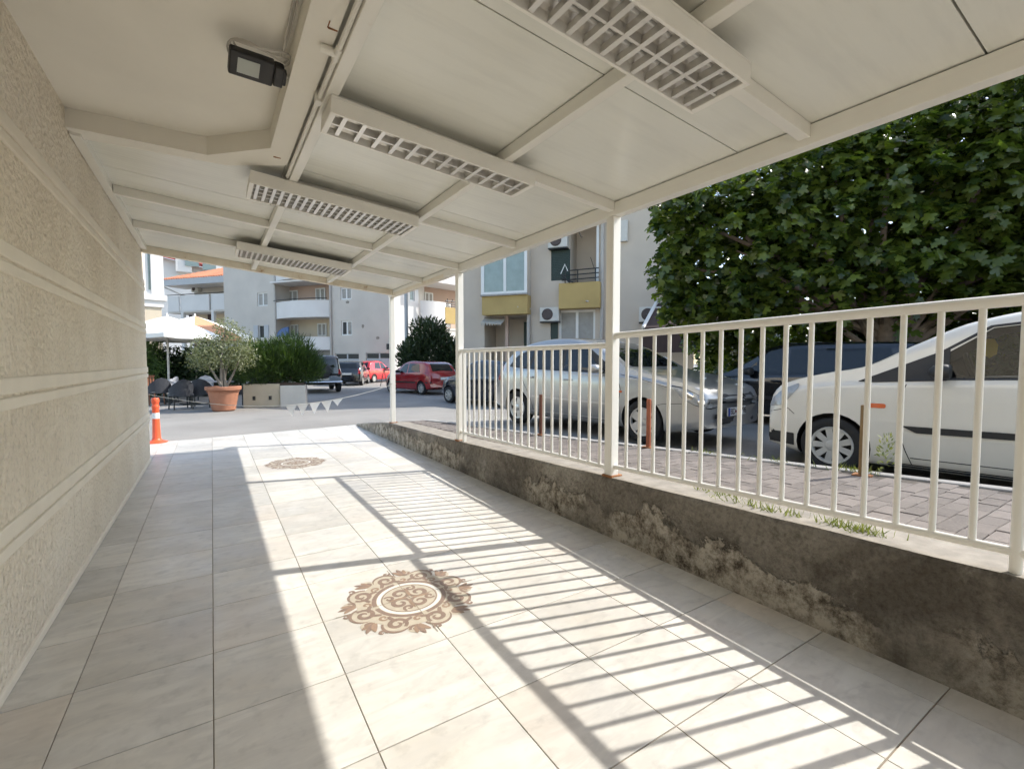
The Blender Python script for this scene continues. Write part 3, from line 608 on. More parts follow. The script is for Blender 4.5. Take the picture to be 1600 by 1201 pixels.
for k in range(8): aw.add([(rec[0]+.05+.119*k, -.55, rec[3]-.28-.009*k), (rec[0]+.169+.119*k, -.55, rec[3]-.289-.009*k), (rec[0]+.11+.119*k, -.56, rec[3]-.44)], [(0, 1, 2)])
B1.part('folded_awning', 'awn', aw)
dn = q(824, 400, 829, 500)[0]; B1.part('downpipe', 'pipe', MB().tube([(dn+.08, -.09, -.5), (dn+.08, -.09, ROOFZ)], .075, 10), smooth=True)
dn = B1.pt(941, 450)[0]; B1.part('downpipe', 'pipe', MB().tube([(dn, -.09, -.5), (dn, -.09, ROOFZ)], .07, 10), smooth=True)
dn = B1.pt(934, 450)[0]; B1.part('corner_strip', 'upvc', MB().box(dn-.06, dn+.04, -.045, -.002, gw[3], ROOFZ))
for px, py in ((818, 481), (925, 472)):
    s_, z = B1.pt(px, py, -.3); B1.part('spout', 'pipe', MB().tube([(s_-.2, -.5, z+.03), (s_+.25, -.12, z-.03)], .03, 8), smooth=True)
sh = B1.part('shutter_door', 'green', MB().box(shut[0], shut[1]-.002, .03, .075, shut[2], shut[3]))
for k in range(16): MB().box(shut[0]+.05, shut[1]-.05, .012, .03, shut[2]+.08+(shut[3]-shut[2]-.16)*k/16, shut[2]+.08+(shut[3]-shut[2]-.16)*(k+.6)/16).build('slat', 'green', sh)
B1.part('ground_door', 'green', MB().box(gd[0], gd[1], .04, .09, gd[2], gd[3]))
yp = q(873, 441, 937, 481, -.45); B1.part('balcony_parapet', 'yellow', MB().box(yp[0], yp[1], -.45, -.33, yp[2], yp[3]).box(yp[0], yp[0]+.12, -.33, -.003, yp[2], yp[3]).box(yp[1]-.12, yp[1], -.33, -.003, yp[2], yp[3]).box(yp[0]+.12, yp[1]-.12, -.33, -.003, yp[2], yp[2]+.12))
rl = MB(); rz = yp[3]
for h in (.12, .30, .48): rl.tube([(yp[0]+.1, -.40, rz+h), (yp[1]-.05, -.40, rz+h+.04)], .022, 6)
for x in (.25, .75, 1.45): rl.tube([(yp[0]+x, -.40, rz-.02), (yp[0]+x, -.40, rz+.52)], .025, 6)
rl.tube([(yp[0]+.1, -.4, rz+.2), (yp[0]+.6, -.55, rz)], .03, 6).tube([(yp[0]+.1, -.5, rz+.35), (yp[0]+.45, -.5, rz+.0)], .03, 6).tube([(yp[0]+1.4, -.4, rz+.5), (yp[0]+1.25, -.4, rz+.95)], .012, 6)
B1.part('iron_rail', 'iron', rl)
B1.part('white_bracket', 'upvc', MB().tube([(yp[0]+.1, -.55, rz+.35), (yp[0]+.27, -.55, rz+.72), (yp[0]+.38, -.55, rz+.45)], .022, 6))
aw = MB()
for k in range(9): aw.add([(log[0]-.1+.17*k, -.3, log[3]+.1), (log[0]+.07+.17*k, -.3, log[3]+.1), (log[0]+.06+.17*k, -.5, log[3]-.12-.05*(k % 2)), (log[0]-.09+.17*k, -.5, log[3]-.12-.05*((k+1) % 2))], [(0, 1, 2, 3)], k % 2)
B1.part('striped_awning', ['awn', 'b1'], aw)
B1.part('hanging_hose', 'bark', MB().tube([(log[0]-.4, -.4, log[3]-.1), (log[0]-.1, -.4, log[3]-.25), (log[0]+.3, -.4, log[3]-.32), (log[0]+.55, -.4, log[3]-.75)], .04, 6))
B1.window(gw, 'curtain', .09)
B1.ac(861, 492, 20); B1.ac(874, 378, 20); B1.ac(1016, 492, 20); 
s_, z = B1.pt(975, 362); B1.part('meter_box', 'acw', MB().box(s_-.13, s_+.15, -.16, -.003, z-.4, z+.4), bevel=.01)
s_, z = B1.pt(1005, 512, -1.2); e_, ze = B1.pt(1022, 482, -.1)
B1.part('brown_awning', 'brown', MB().add([(s_, -1.3, z), (s_+3, -1.3, z), (s_+3.4, -.02, z+1.0), (s_+.4, -.02, z+1.0), (s_, -1.3, z-.9), (s_+3, -1.3, z-.9)], [(0, 1, 2, 3), (0, 4, 5, 1)]))
B1.part('awning_edge', 'upvc', MB().tube([(s_, -1.32, z), (s_+.4, -.05, z+1.03)], .07, 6))
yq = q(1035, 445, 1085, 482, -.3); B1.part('ochre_panel', 'yellow', MB().box(yq[0], yq[1], -.3, -.003, yq[2], yq[3]))

# ---- grey block far back with curved white balconies
B3 = Fac(53, 30, 'apartment_building', 'grey apartment block with curved white balconies and garage doors')
q = B3.rect; P3 = B3.pt
wl, a1, a2, wr = P3(351, 500)[0], P3(432, 500)[0], P3(518, 500)[0], P3(619, 500)[0]; TOP3 = 10.5
hw1 = q(402, 457, 418, 478); hw2 = q(404, 508, 413, 528)
B3.wall(wl, a1, -.5, TOP3, [hw1, hw2], 'b3'); B3.window(hw1, 'curtain', .09); B3.window(hw2, 'ink', .05, mull=0)
B3.part('shutter', 'grey', MB().box(hw2[0]-.52, hw2[0]-.02, -.05, -.004, hw2[2], hw2[3])); B3.part('shutter', 'grey', MB().box(hw2[1]+.02, hw2[1]+.52, -.05, -.004, hw2[2], hw2[3]))
h3 = q(532, 449, 549, 468); h4 = q(533, 501, 550, 524); g_a = q(524, 552, 561, 600); g_b = q(572, 551, 613, 600); g_a = (g_a[0], g_a[1], -.2, g_a[3]); g_b = (g_b[0], min(g_b[1], wr-.2), -.2, g_b[3])
B3.wall(a2, wr, -.5, TOP3, [h3, h4, g_a, g_b], 'b3'); B3.window(h3, 'curtain', .1); B3.window(h4, ['ink', 'curtain'], .1)
for g in (g_a, g_b):
    dr = B3.part('garage_door', 'grey', MB().box(g[0], g[1], .06, .12, g[2], g[3]-.5))
    for k in range(2): MB().box(g[0]+.08+(g[1]-g[0])*k/2, g[0]-.06+(g[1]-g[0])*(k+1)/2, .07, .11, g[3]-.42, g[3]-.06).build('transom_pane', 'ink', dr)
    MB().box(g[0], g[1], .08, .13, g[3]-.5, g[3]).build('transom_frame', 'grey', dr)
    for k in range(1, 4): MB().box(g[0]+(g[1]-g[0])*k/4-.015, g[0]+(g[1]-g[0])*k/4+.015, .05, .06, g[2], g[3]-.52).build('batten', 'grey', dr)
bx = q(605, 537, 610, 546); B3.part('wall_box', 'ink', MB().box(bx[0], bx[1], -.1, -.003, bx[2], bx[3]))
for px, py, w_, h_ in ((567, 510, .16, .22), (590, 528, .22, .16), (546, 519, .12, .2), (543, 472, .2, .14)):
    s_, z = P3(px, py); n = 11; poly = [(s_+w_*random.uniform(.45, 1)*math.cos(k*6.283/n), z+h_*random.uniform(.45, 1)*math.sin(k*6.283/n)) for k in range(n)]; B3.part('render_patch', 'conctop', MB().prism(poly, -.008, 0))
# loggias between the two wall pieces
zc = [P3(475, 441)[1], P3(475, 496)[1], P3(475, 547)[1]]
pz = [(P3(475, 497)[1], P3(475, 471)[1]), (P3(475, 547)[1], P3(475, 527)[1])]
B3.part('loggia_wall', 'pink', MB().box(a1, a2, 1.5, 1.6, zc[1]+.1, TOP3)); B3.part('loggia_wall', 'creamr', MB().box(a1, a2, 1.5, 1.6, zc[2]+.1, zc[1])); B3.part('loggia_wall', 'grey', MB().box(a1, a2, 1.5, 1.6, -.5, zc[2]))
for k, z in enumerate(zc): B3.part('floor_slab', 'b3w', MB().box(a1+.004, a2-.004, -.02 if k else -.6, 1.49, z, z+.14))
def curved(z0, z1, mt):
    m_ = MB(); n = 14; vs = []
    for i in range(n+1):
        t = i/n; x = a1+.03+(a2-a1-.06)*t; d = -.75*math.sin(math.pi*t)**.7-.03
        vs += [(x, d, z0), (x, d, z1), (x, d+.14, z1), (x, d+.14, z0)]
    m_.add(vs, [(4*i+k, 4*i+(k+1) % 4, 4*i+4+(k+1) % 4, 4*i+4+k) for i in range(n) for k in range(4)] + [(0, 1, 2, 3), (4*n+3, 4*n+2, 4*n+1, 4*n)])
    fl_ = [(vs[4*i][0], vs[4*i][1]+.07, z0+.06) for i in range(n+1)]; m_.add(fl_ + [(a2-.03, .0, z0+.06), (a1+.03, 0, z0+.06)], [tuple(range(n+3))])
    return B3.part('curved_balcony', mt, m_, smooth=True, angle=30)
curved(pz[0][0], pz[0][1], 'b3w'); curved(pz[1][0], pz[1][1], 'b3w'); z_ = P3(475, 437)[1]; curved(z_, z_+1.0, 'b3w')
rl = MB(); rl.tube([(a1+.1, -.35, pz[0][1]+.12), (a1+1.2, -.72, pz[0][1]+.12), ((a1+a2)/2, -.78, pz[0][1]+.12), (a2-1.2, -.72, pz[0][1]+.12), (a2-.1, -.35, pz[0][1]+.12)], .03, 6); B3.part('hand_rail', 'iron', rl)
for r_ in ((450, 454, 466, 477), (494, 450, 509, 474), (454, 507, 467, 526), (497, 505, 511, 525)):
    a, b_, c, d = B3.rect(*r_, off=1.5); B3.window((a, b_, c, d), 'curtain', .09, d=1.46)
B3.ac(440, 453, 14, .0) if False else None
for px, py in ((441, 452), (442, 504)):
    s_, z = B3.pt(px, py, 1.3); o = B3.part('air_conditioner', 'acw', MB().box(s_-.45, s_+.45, 1.1, 1.4, z-.3, z+.3)); MB().lathe([(0, 0), (.2, 0), (.23, -.03)], 14, mat=Matrix.Translation((s_-.08, 1.07, z)) @ Matrix.Rotation(R(90), 4, 'X')).build('fan', 'acfan', o)
a, b_, c, d = q(433, 511, 452, 526, -.3); n = 10
B3.part('blue_awning', 'blue', MB().prism([(a, c)]+[(b_-(b_-a)*math.cos(math.pi/2*k/n), c+(d-c)*math.sin(math.pi/2*k/n)) for k in range(n+1)]+[(b_, c)], -.4, -.3))
for x in (a1, a2): B3.part('downpipe', 'pipe', MB().tube([(x, -.1, -.3), (x, -.1, TOP3)], .08, 8), smooth=True)
B3.part('side_wall_trim', 'b3w', MB().box(wr-.01, wr+.02, .02, 7.9, -.5, TOP3-.01))

# ---- pink loggia block between the two posts
B6 = Fac(-15, 30.1, 'apartment_building', 'sunlit white block with a curved balcony and pink loggia behind the dark bush')
q = B6.rect; sw_ = B6.pt(616, 480)[0]; s0, s1 = B6.pt(654, 480)[0], B6.pt(722, 480)[0]; sb_ = B6.pt(702, 480)[0]
z0, z1 = B6.pt(680, 511)[1], B6.pt(680, 473)[1]; z2 = B6.pt(690, 446)[1]
hq = q(640, 452, 648, 470)
B6.wall(sw_, s0, -.5, 10, [hq], 'b3w', thick=1.6); B6.window(hq, 'pane', .08, mull=0)
B6.part('loggia_wall', 'pink', MB().box(s0+.004, s1+2, 1.5, 1.62, z0, 10)); B6.part('lower_wall', 'b3w', MB().box(s0+.004, s1+2, .35, 1.49, -.5, z0-.16)); vs = []; n = 14; m_ = MB()
for i in range(n+1):
    t = i/n; x = s0+.02+(sb_-s0)*t; d = -1.0*math.sin(math.pi*(.12+.80*t))**.7+.2; vs += [(x, d, z0), (x, d, z1), (x, d+.14, z1), (x, d+.14, z0)]
m_.add(vs, [(4*i+k, 4*i+(k+1) % 4, 4*i+4+(k+1) % 4, 4*i+4+k) for i in range(n) for k in range(4)] + [(0, 1, 2, 3), (4*n+3, 4*n+2, 4*n+1, 4*n)]); B6.part('curved_balcony', 'b3w', m_, smooth=True, angle=30)
B6.part('floor_slab', 'b3w', MB().box(s0+.004, s1+1.5, .3, 1.49, z0-.15, z0)); B6.part('roof_slab', 'b3w', MB().box(s0+.004, s1+2, -1.0, 1.49, z2, z2+1.1))
a, b_, c, d = q(663, 457, 676, 474, 1.5); B6.window((a, b_, c, d), 'curtain', .1, d=1.46)
yb_ = q(694, 481, 716, 506, -.6); B6.part('ochre_panel', 'yellow', MB().box(yb_[0], yb_[1]+.6, -.75, -.62, yb_[2], yb_[3]))
rl = MB()
for h in (.1, .3, .5): rl.tube([(yb_[0]+.1, -.68, yb_[3]+h), (yb_[1]+.5, -.68, yb_[3]+h+.05)], .04, 6)
for x in (.2, .7, 1.1): rl.tube([(yb_[0]+x, -.68, yb_[3]-.02), (yb_[0]+x+.1, -.68, yb_[3]+.7)], .03, 6)
B6.part('clothes_rack', 'iron', rl)

# ---- balcony house with tiled roof at the left
B4 = Fac(50, 36, 'balcony_house', 'grey house with long balconies and a terracotta tiled roof')
q = B4.rect; s0, s1 = B4.pt(262, 470)[0], B4.pt(356, 470)[0]
ef = B4.pt(305, 444)[1]; zb0, zb1 = B4.pt(305, 486)[1], B4.pt(305, 461)[1]
B4.part('wall', 'creamr', MB().box(s0+1.2, s1+2, 2.0, 9, -.5, zb0)); B4.part('wall', 'b3', MB().box(s0+1.2, s1+2, 2.0, 9, zb0+.01, ef))
B4.part('balcony_floor', 'b3w', MB().box(s0, s1+1, 0.01, 1.99, zb0-.12, zb0+.1))
fx = [B4.pt(p, 470)[0] for p in (264, 281, 286, 328, 334, 356)]
for k in range(3): B4.part('balcony_parapet', 'b3w', MB().box(fx[2*k], fx[2*k+1], -.12, .0, zb0, zb1))
for p in (283.5, 331): s_ = B4.pt(p, 470)[0]; B4.part('column', 'b3w', MB().box(s_-.17, s_+.17, .02, .3, -.5, zb1+.1))
B4.part('hand_rail', 'iron', MB().tube([(s0, -.06, zb1+.12), (s1, -.06, zb1+.12)], .04, 6))
B4.part('fascia', 'grey', MB().box(s0-.4, s1+1, -.6, -.5, ef-.1, ef+.5)); B4.part('eave_soffit', 'b3w', MB().box(s0-.4, s1+1, -.49, 2.4, ef, ef+.1))
rf = B4.part('roof', 'tile', MB().add([(s0-.4, -.6, ef+.52), (s1+1, -.6, ef+.52), (s1+1, 5, ef+2.9), (s0+5.3, 5, ef+2.9)], [(0, 1, 2, 3)]))
for k in range(30):
    x = s0-.2+.33*k
    if x > s1+.9: break
    top = min(1, max(.05, (x-(s0-.4))/5.7)); MB().tube([(x, -.62, ef+.56), (x, -.6+5.6*top, ef+.56+2.38*top)], .075, 6).build('tile_row', 'tile', rf)
s_, z = B4.pt(308, 452, 1.9); o = B4.part('air_conditioner', 'acw', MB().box(s_-.45, s_+.45, 1.6, 1.99, z-.32, z+.32)); MB().lathe([(0, 0), (.22, 0)], 14, mat=Matrix.Translation((s_-.1, 1.58, z)) @ Matrix.Rotation(R(90), 4, 'X')).build('fan', 'acfan', o)
for r_ in ((296, 490, 301, 520), (325, 488, 330, 505)):
    a, b_, c, d = q(*r_, off=1.98); B4.part('door', 'brown', MB().box(a, b_, 1.94, 1.998, c, d))
B4.part('gutter_pipe', 'b3w', MB().tube([(s0-.3, -.5, ef), (s0+1.0, 1.9, ef-1.2), (s0+1.05, 1.95, -.4)], .07, 6))

# ---- cream corner house and the white house behind
B5 = Fac(-14, 27, 'cream_house', 'cream house corner with a tall greenish window at far left')
q = B5.rect; s1 = B5.pt(250, 430)[0]; w5 = q(227, 380, 244, 456); zl = B5.pt(240, 462)[1]
B5.wall(s1-4, s1, -.5, 9, [w5], 'b3w', thick=3); B5.window(w5, 'paneg', .1, mull=0)
s2 = B5.pt(258, 480)[0]
B5.part('cornice', 'b3w', MB().box(s1-4, s2, -.5, -.003, zl-.25, zl)); B5.part('cornice', 'b3w', MB().box(s1-4, s2-.12, -.42, -.003, zl-.55, zl-.26)); B5.part('lower_bay', 'creamr', MB().box(s1-4, s2-.2, -.35, -.003, -.5, zl-.56))
B5.part('corner_pilaster', 'b3w', MB().box(s1-.35, s1+.12, -.1, .4, zl+.003, 9.05))
B7 = Fac(6, 80, 'white_house', 'white house wall under a red roof, farthest at the left')
a = B7.pt(240, 440)[0]; b_ = B7.pt(352, 440)[0]; za = B7.pt(262, 402)[1]; zb = B7.pt(345, 424)[1]
B7.part('wall', 'b3w', MB().prism([(a-4, -1), (b_+2, -1), (b_+2, zb-.6), (a-4, za+1)], 0, 8))
B7.part('roof', 'redroof', MB().add([(a-4, -1.0, za+1.3), (b_+2, -1.0, zb-.3), (b_+2, 7, zb+4), (a-4, 7, za+6), (a-4, -1.0, za+.9), (b_+2, -1.0, zb-.7)], [(0, 1, 2, 3), (0, 4, 5, 1)]))
for px, py in ((287, 411), (344, 419)): s_, z = B7.pt(px, py, -1); B7.part('chimney', 'b3w', MB().box(s_-.9, s_+.9, -1.2, 0, z-1.2, z+.6))
for px, py in ((300, 408), (327, 414)): s_, z = B7.pt(px, py, -1.3); B7.part('skylight', 'pane', MB().box(s_-.8, s_+.8, -1.35, -1.1, z-.7, z+.7))

# ---- street pole
p = onz(636, 606, 0); pl = empty('street_pole', (p.x, p.y, 0), 0, 'thin grey street pole beside the grey block', 'pole')
MB().tube([(0, 0, -.05), (0, 0, 4), (0, 0, 8.5)], [.11, .10, .08], 10).build('shaft', 'grey', pl, smooth=True); MB().lathe([(.2, -.02), (.2, .1), (.12, .3), (.11, .3)], 12).build('base', 'grey', pl, smooth=True)
MB().tube([(0, 0, 8.4), (-.5, -.6, 8.7), (-1.0, -1.2, 8.75)], .05, 8).build('arm', 'grey', pl, smooth=True); MB().box(-1.5, -.9, -1.35, -1.1, 8.68, 8.8).build('lamp_head', 'grey', pl, bevel=.02)

# ================================================================== VEHICLES
def rounded(poly, r=.05, n=4):
    out = []; m = len(poly)
    for i in range(m):
        p = Vector(poly[i]); a = Vector(poly[i-1]); b = Vector(poly[(i+1) % m])
        da, db = (a-p), (b-p); k = min(r, da.length*.45, db.length*.45); p0, p1 = p+da.normalized()*k, p+db.normalized()*k
        for j in range(n+1):
            t = j/n; out.append(tuple(p0*(1-t)**2 + p*2*t*(1-t) + p1*t*t))
    return out
def smooth_tab(tab):
    xs = [a for a, _ in tab]; zs = [b for _, b in tab]; n = len(xs)
    d = [(zs[i+1]-zs[i])/(xs[i+1]-xs[i]) for i in range(n-1)]
    m = [d[0]] + [0 if d[i-1]*d[i] <= 0 else 2*d[i-1]*d[i]/(d[i-1]+d[i]) for i in range(1, n-1)] + [d[-1]]
    def f(x):
        if x <= xs[0]: return zs[0]
        if x >= xs[-1]: return zs[-1]
        i = max(k for k in range(n-1) if xs[k] <= x); h = xs[i+1]-xs[i]; t = (x-xs[i])/h
        return zs[i]*(1+2*t)*(1-t)**2 + h*m[i]*t*(1-t)**2 + zs[i+1]*t*t*(3-2*t) + h*m[i+1]*t*t*(t-1)
    return f
class Car:
    def __init__(c, name, label, group, L, W, top, belt, paint, axles, wr, tumble=.30, cf=.22, cr=.12, sill=.19, cut=None, spokes=6, hub='rimm', plan=.14, dt=0):
        c.L, c.W, c.dt = L, W, dt; c.root = empty(name, (0, 0, 0), 0, label, 'car', group); c.paint = paint
        top, belt = smooth_tab(top), smooth_tab(belt)
        zsf = smooth_tab([(0, sill+.10), (.25, sill+.05), (.6, sill), (L-.6, sill), (L-.2, sill+.06), (L, sill+.14)])
        ts = sorted({0, .015, .04, .08, .13, .2, L, L-.015, L-.04, L-.08, L-.13, L-.2, *[L*i/52 for i in range(53)]}); vs = []; NS = None
        for t in ts:
            e0, e1 = max(0, 1-t/.75), max(0, 1-(L-t)/.7)
            hw = W/2*(1-plan*e0**2.2-.09*e1**2.2); zs, zb, zt = zsf(t), belt(t), top(t); zb = min(zb, zt-.015); g = zt-zb; zm = zs+(zb-zs)*.55
            wt = hw*.955-tumble*max(0, g-.05)-.02
            pts = [(0, zs), (hw*.5, zs), (hw*.90, zs), (hw*.955, zs+.035), (hw*.98, zs+.12), (hw*.999, zs+(zm-zs)*.8), (hw, zm), (hw*.996, zm+(zb-zm)*.5), (hw*.985, zb-.045), (hw*.968, zb-.008)]
            for f in (.06, .3, .55, .78, .92): pts.append((hw*.958+(wt-hw*.958)*f, zb+g*f*.965))
            pts += [(wt*.93, zb+g*.965), (wt*.72, zb+g*.987), (wt*.4, zt-.002), (0, zt)]
            full = pts + [(-y, z) for y, z in pts[-2:0:-1]]
            NS = len(full)
            for y, z in full:
                q_ = (y/max(hw, .01))**2; vs.append((L/2-t-cf*q_*e0**.8+cr*q_*e1**.8, y, z))
        m_ = MB(); n = len(ts)
        m_.add(vs, [(i*NS+k, (i+1)*NS+k, (i+1)*NS+(k+1) % NS, i*NS+(k+1) % NS) for i in range(n-1) for k in range(NS)] + [tuple(range(NS)), tuple((n-1)*NS+k for k in range(NS))[::-1]])
        me = m_.mesh('body', [paint, 'trim', 'interior'], True, 50)
        c.bvh = BVHTree.FromPolygons([v.co.copy() for v in me.vertices], [tuple(p.vertices) for p in me.polygons])
        body = link('body', me, c.root); c.body = body; cutters = []
        for t in axles:
            for sg in (-1, 1):
                cm = MB(); k = 28; R_ = wr*1.14; cm.tube([(L/2-t, sg*(W/2-.27), wr*1.02), (L/2-t, sg*(W/2+.3), wr*1.02)], R_, k); cutters.append((cm, 'trim'))
        if cut: cutters.append((MB().prism([(L/2-t, z) for t, z in cut], -W, W), 'interior'))
        for cm, mt in cutters:
            co = cm.build('cutter', mt); md = body.modifiers.new('cut', 'BOOLEAN'); md.object = co; md.operation = 'DIFFERENCE'; md.solver = 'EXACT'; md.material_mode = 'TRANSFER'
            dg = bpy.context.evaluated_depsgraph_get(); nm = bpy.data.meshes.new_from_object(body.evaluated_get(dg)); body.modifiers.clear(); body.data = nm; bpy.data.objects.remove(co)
        body.data.name = 'body'
        # wheels
        for t in axles:
            for sg in (-1, 1):
                rot = Matrix.Rotation(R(-90*sg), 4, 'X')
                wv = MB().lathe([(wr*.66, -.20), (wr*.95, -.19), (wr, -.16), (wr, -.04), (wr*.975, -.012), (wr*.9, .002), (wr*.74, .0), (wr*.66, -.012), (wr*.66, -.2)], 30, mat=rot).build('wheel', 'rubber', c.root, smooth=True)
                wv.location = (L/2-t, sg*(W/2-.012), wr)
                MB().lathe([(0, -.08), (wr*.62, -.08), (wr*.67, -.012)], 28, mat=rot).build('rim_well', 'trim', wv, smooth=True)
                rm_ = MB().lathe([(wr*.57, -.035), (wr*.60, -.006), (wr*.655, -.003), (wr*.68, -.014)], 30, mat=rot)
                for k in range(spokes):
                    a = 2*math.pi*k/spokes; sp = rot @ Matrix.Rotation(a, 4, 'Z'); w1, w2 = wr*(1.55/spokes), wr*(2.0/spokes)
                    vs_ = [(wr*.12, -w1/2, -.012), (wr*.12, w1/2, -.012), (wr*.60, w2/2, -.012), (wr*.60, -w2/2, -.012)]
                    rm_.add([sp @ Vector((x, y, z)) for x, y, z in vs_] + [sp @ Vector((x, y*.8, z-.03)) for x, y, z in vs_], [(0, 1, 2, 3), (0, 4, 5, 1), (1, 5, 6, 2), (2, 6, 7, 3), (3, 7, 4, 0)])
                rm_.build('rim', hub, wv)
                MB().lathe([(0, -.002), (wr*.13, -.003), (wr*.2, -.012), (wr*.22, -.03)], 18, mat=rot).build('hub_cap', hub, wv, smooth=True)
    def decal(c, name, mt, poly, az, off=.004, both=False, r=.03, step=.06, parent=None, label=None):
        poly = rounded(poly, r) if r else [tuple(p) for p in poly]; a = R(az); v = Vector((math.cos(a), math.sin(a), 0)); e1 = Vector((-math.sin(a), math.cos(a), 0))
        x0, x1 = min(p[0] for p in poly), max(p[0] for p in poly); z0, z1 = min(p[1] for p in poly), max(p[1] for p in poly)
        pts = [Vector(p) for p in poly]; ne = len(pts)
        def inside(x, z):
            s_ = False
            for i in range(ne):
                (xa, za), (xb, zb) = poly[i], poly[i-1]
                if (za > z) != (zb > z) and x < (xb-xa)*(z-za)/(zb-za)+xa: s_ = not s_
            return s_
        x = x0+step/2
        while x < x1:
            z = z0+step/2
            while z < z1:
                if inside(x, z): pts.append(Vector((x, z)))
                z += step
            x += step
        vo, _, fo, _, _, _ = geometry.delaunay_2d_cdt(pts, [(i, (i+1) % ne) for i in range(ne)], [], 1, 1e-5)
        vs = []
        for p in vo:
            o = v*6 + e1*p.x + Vector((0, 0, p.y)); hit, nr, _, _ = c.bvh.ray_cast(o, -v)
            if hit is None: hit, nr = c.bvh.find_nearest(o - v*6)[:2]
            if nr.dot(v) < 0: nr = -nr
            vs.append(hit + nr*off)
        objs = []
        for sg in ((1, -1) if both else (1,)):
            m_ = MB().add([(q.x, q.y*sg, q.z) for q in vs], [tuple(f) for f in fo]); ob = m_.build(name, mt, parent or c.root, smooth=True, angle=60); objs.append(ob)
            if label: ob['label'] = label
        return objs
    def hit(c, x, z, sg=1, y=None, rear=None):
        if rear is None: h = c.bvh.ray_cast(Vector((x, 6*sg, z)), Vector((0, -sg, 0)))[0]
        else: h = c.bvh.ray_cast(Vector((6*rear, y, z)), Vector((-rear, 0, 0)))[0]
        return h or Vector((x, (c.W/2)*sg, z))
    def side(c, tpts): return [(t+c.dt-c.L/2, z) for t, z in tpts]
    def line(c, tpts, w_=.009, mt='trim'):
        for sg in (1, -1):
            m_ = MB(); P = []; tpts_ = [(t+c.dt, z) for t, z in tpts]
            for (t0, z0), (t1, z1) in zip(tpts_, tpts_[1:]):
                for k in range(6): P.append((t0+(t1-t0)*k/6, z0+(z1-z0)*k/6))
            P.append(tpts_[-1]); prev = None
            for i, (t, z) in enumerate(P):
                d = Vector(P[min(i+1, len(P)-1)])-Vector(P[max(i-1, 0)]); d.normalize(); nn = Vector((-d.y, d.x))*w_/2
                pair = []
                for s_ in (1, -1):
                    h = c.hit(c.L/2-(t+nn.x*s_), z+nn.y*s_, sg); pair.append((h.x, h.y+.0025*sg, h.z))
                if prev: m_.add([prev[0], prev[1], pair[1], pair[0]], [(0, 1, 2, 3)])
                prev = pair
            m_.build('door_seam', mt, c.root)
    def handle(c, t, z, mt=None):
        t += c.dt
        for sg in (1, -1):
            h = c.hit(c.L/2-t, z, sg); MB().box(h.x-.085, h.x+.085, h.y-.005, h.y+.028, h.z-.018, h.z+.018).build('door_handle', mt or c.paint, c.root, bevel=.012) if sg > 0 else MB().box(h.x-.085, h.x+.085, h.y-.028, h.y+.005, h.z-.018, h.z+.018).build('door_handle', mt or c.paint, c.root, bevel=.012)
    def mirror(c, t, z, mt):
        t += c.dt
        for sg in (1, -1):
            h = c.hit(c.L/2-t, z, sg); x, y = h.x, h.y
            vs = []; prof = [(0, .35), (.04, .8), (.10, 1), (.16, 1), (.19, .9), (.2, .7)]
            for d_, k in prof:
                for j in range(12):
                    a = 2*math.pi*j/12; vs.append((x+.08-d_*.75, y+sg*(.13+.105*k*math.copysign(abs(math.cos(a))**.7, math.cos(a))), z+.045+.07*k*math.copysign(abs(math.sin(a))**.7, math.sin(a))))
            m_ = MB().add(vs, [(i*12+j, i*12+(j+1) % 12, (i+1)*12+(j+1) % 12, (i+1)*12+j) for i in range(5) for j in range(12)] + [tuple(range(12)), tuple(60+j for j in range(12))[::-1]])
            m_.tube([(x+.02, y-sg*.03, z), (x+.02, y+sg*.08, z+.01)], .025, 8); m_.build('mirror', mt, c.root, smooth=True)
    def plate(c, rear, z, text=None, w_=.52):
        sg = -1 if rear else 1; h = c.bvh.ray_cast(Vector((6*sg, 0, z)), Vector((-sg, 0, 0)))[0]; x = h.x+.012*sg
        p_ = MB().box(min(x, x-.02*sg), max(x, x-.02*sg), -w_/2, w_/2, z-.056, z+.056).build('number_plate', 'plate', c.root, bevel=.004)
        if text:
            MB().add([(x+.003*sg, -w_/2*sg, z-.055), (x+.003*sg, (-w_/2+.055)*sg, z-.055), (x+.003*sg, (-w_/2+.055)*sg, z+.055), (x+.003*sg, -w_/2*sg, z+.055)], [(0, 1, 2, 3)]).build('country_band', 'plateb', p_)
            for ch, yo in text:
                cu = bpy.data.curves.new('t', 'FONT'); cu.body = ch; cu.size = .118; cu.align_x = 'CENTER'; cu.align_y = 'CENTER'
                to = bpy.data.objects.new('t', cu); COL.objects.link(to); dg = bpy.context.evaluated_depsgraph_get(); me = bpy.data.meshes.new_from_object(to.evaluated_get(dg)); bpy.data.objects.remove(to)
                me.materials.clear(); me.materials.append(MAT['ink']); o = link('plate_character', me, p_); o.matrix_local = Matrix.Translation((x+.004*sg, yo*sg, z)) @ Matrix.Rotation(R(90*sg), 4, 'Z') @ Matrix.Rotation(R(90), 4, 'X')
            MB().lathe([(0, 0), (.018, 0)], 12, mat=Matrix.Translation((x+.0045*sg, -.045*sg, z)) @ Matrix.Rotation(R(90*sg), 4, 'Y')).build('plate_crest', 'taill', p_)
        return p_
    def place(c, x, y, front, z=None, pitch=0):
        c.root.location = (x, y, gz(x, y) if z is None else z); c.root.rotation_euler = (0, pitch, math.atan2(front[1], front[0]))
def offset_car(side_mid, front, W):   # centre of a car whose near side passes through side_mid (near side faces -x)
    f = Vector(front).normalized(); n = Vector((f.y, -f.x)); n = n if n.x > 0 else -n
    return side_mid[0]+n.x*W/2, side_mid[1]+n.y*W/2

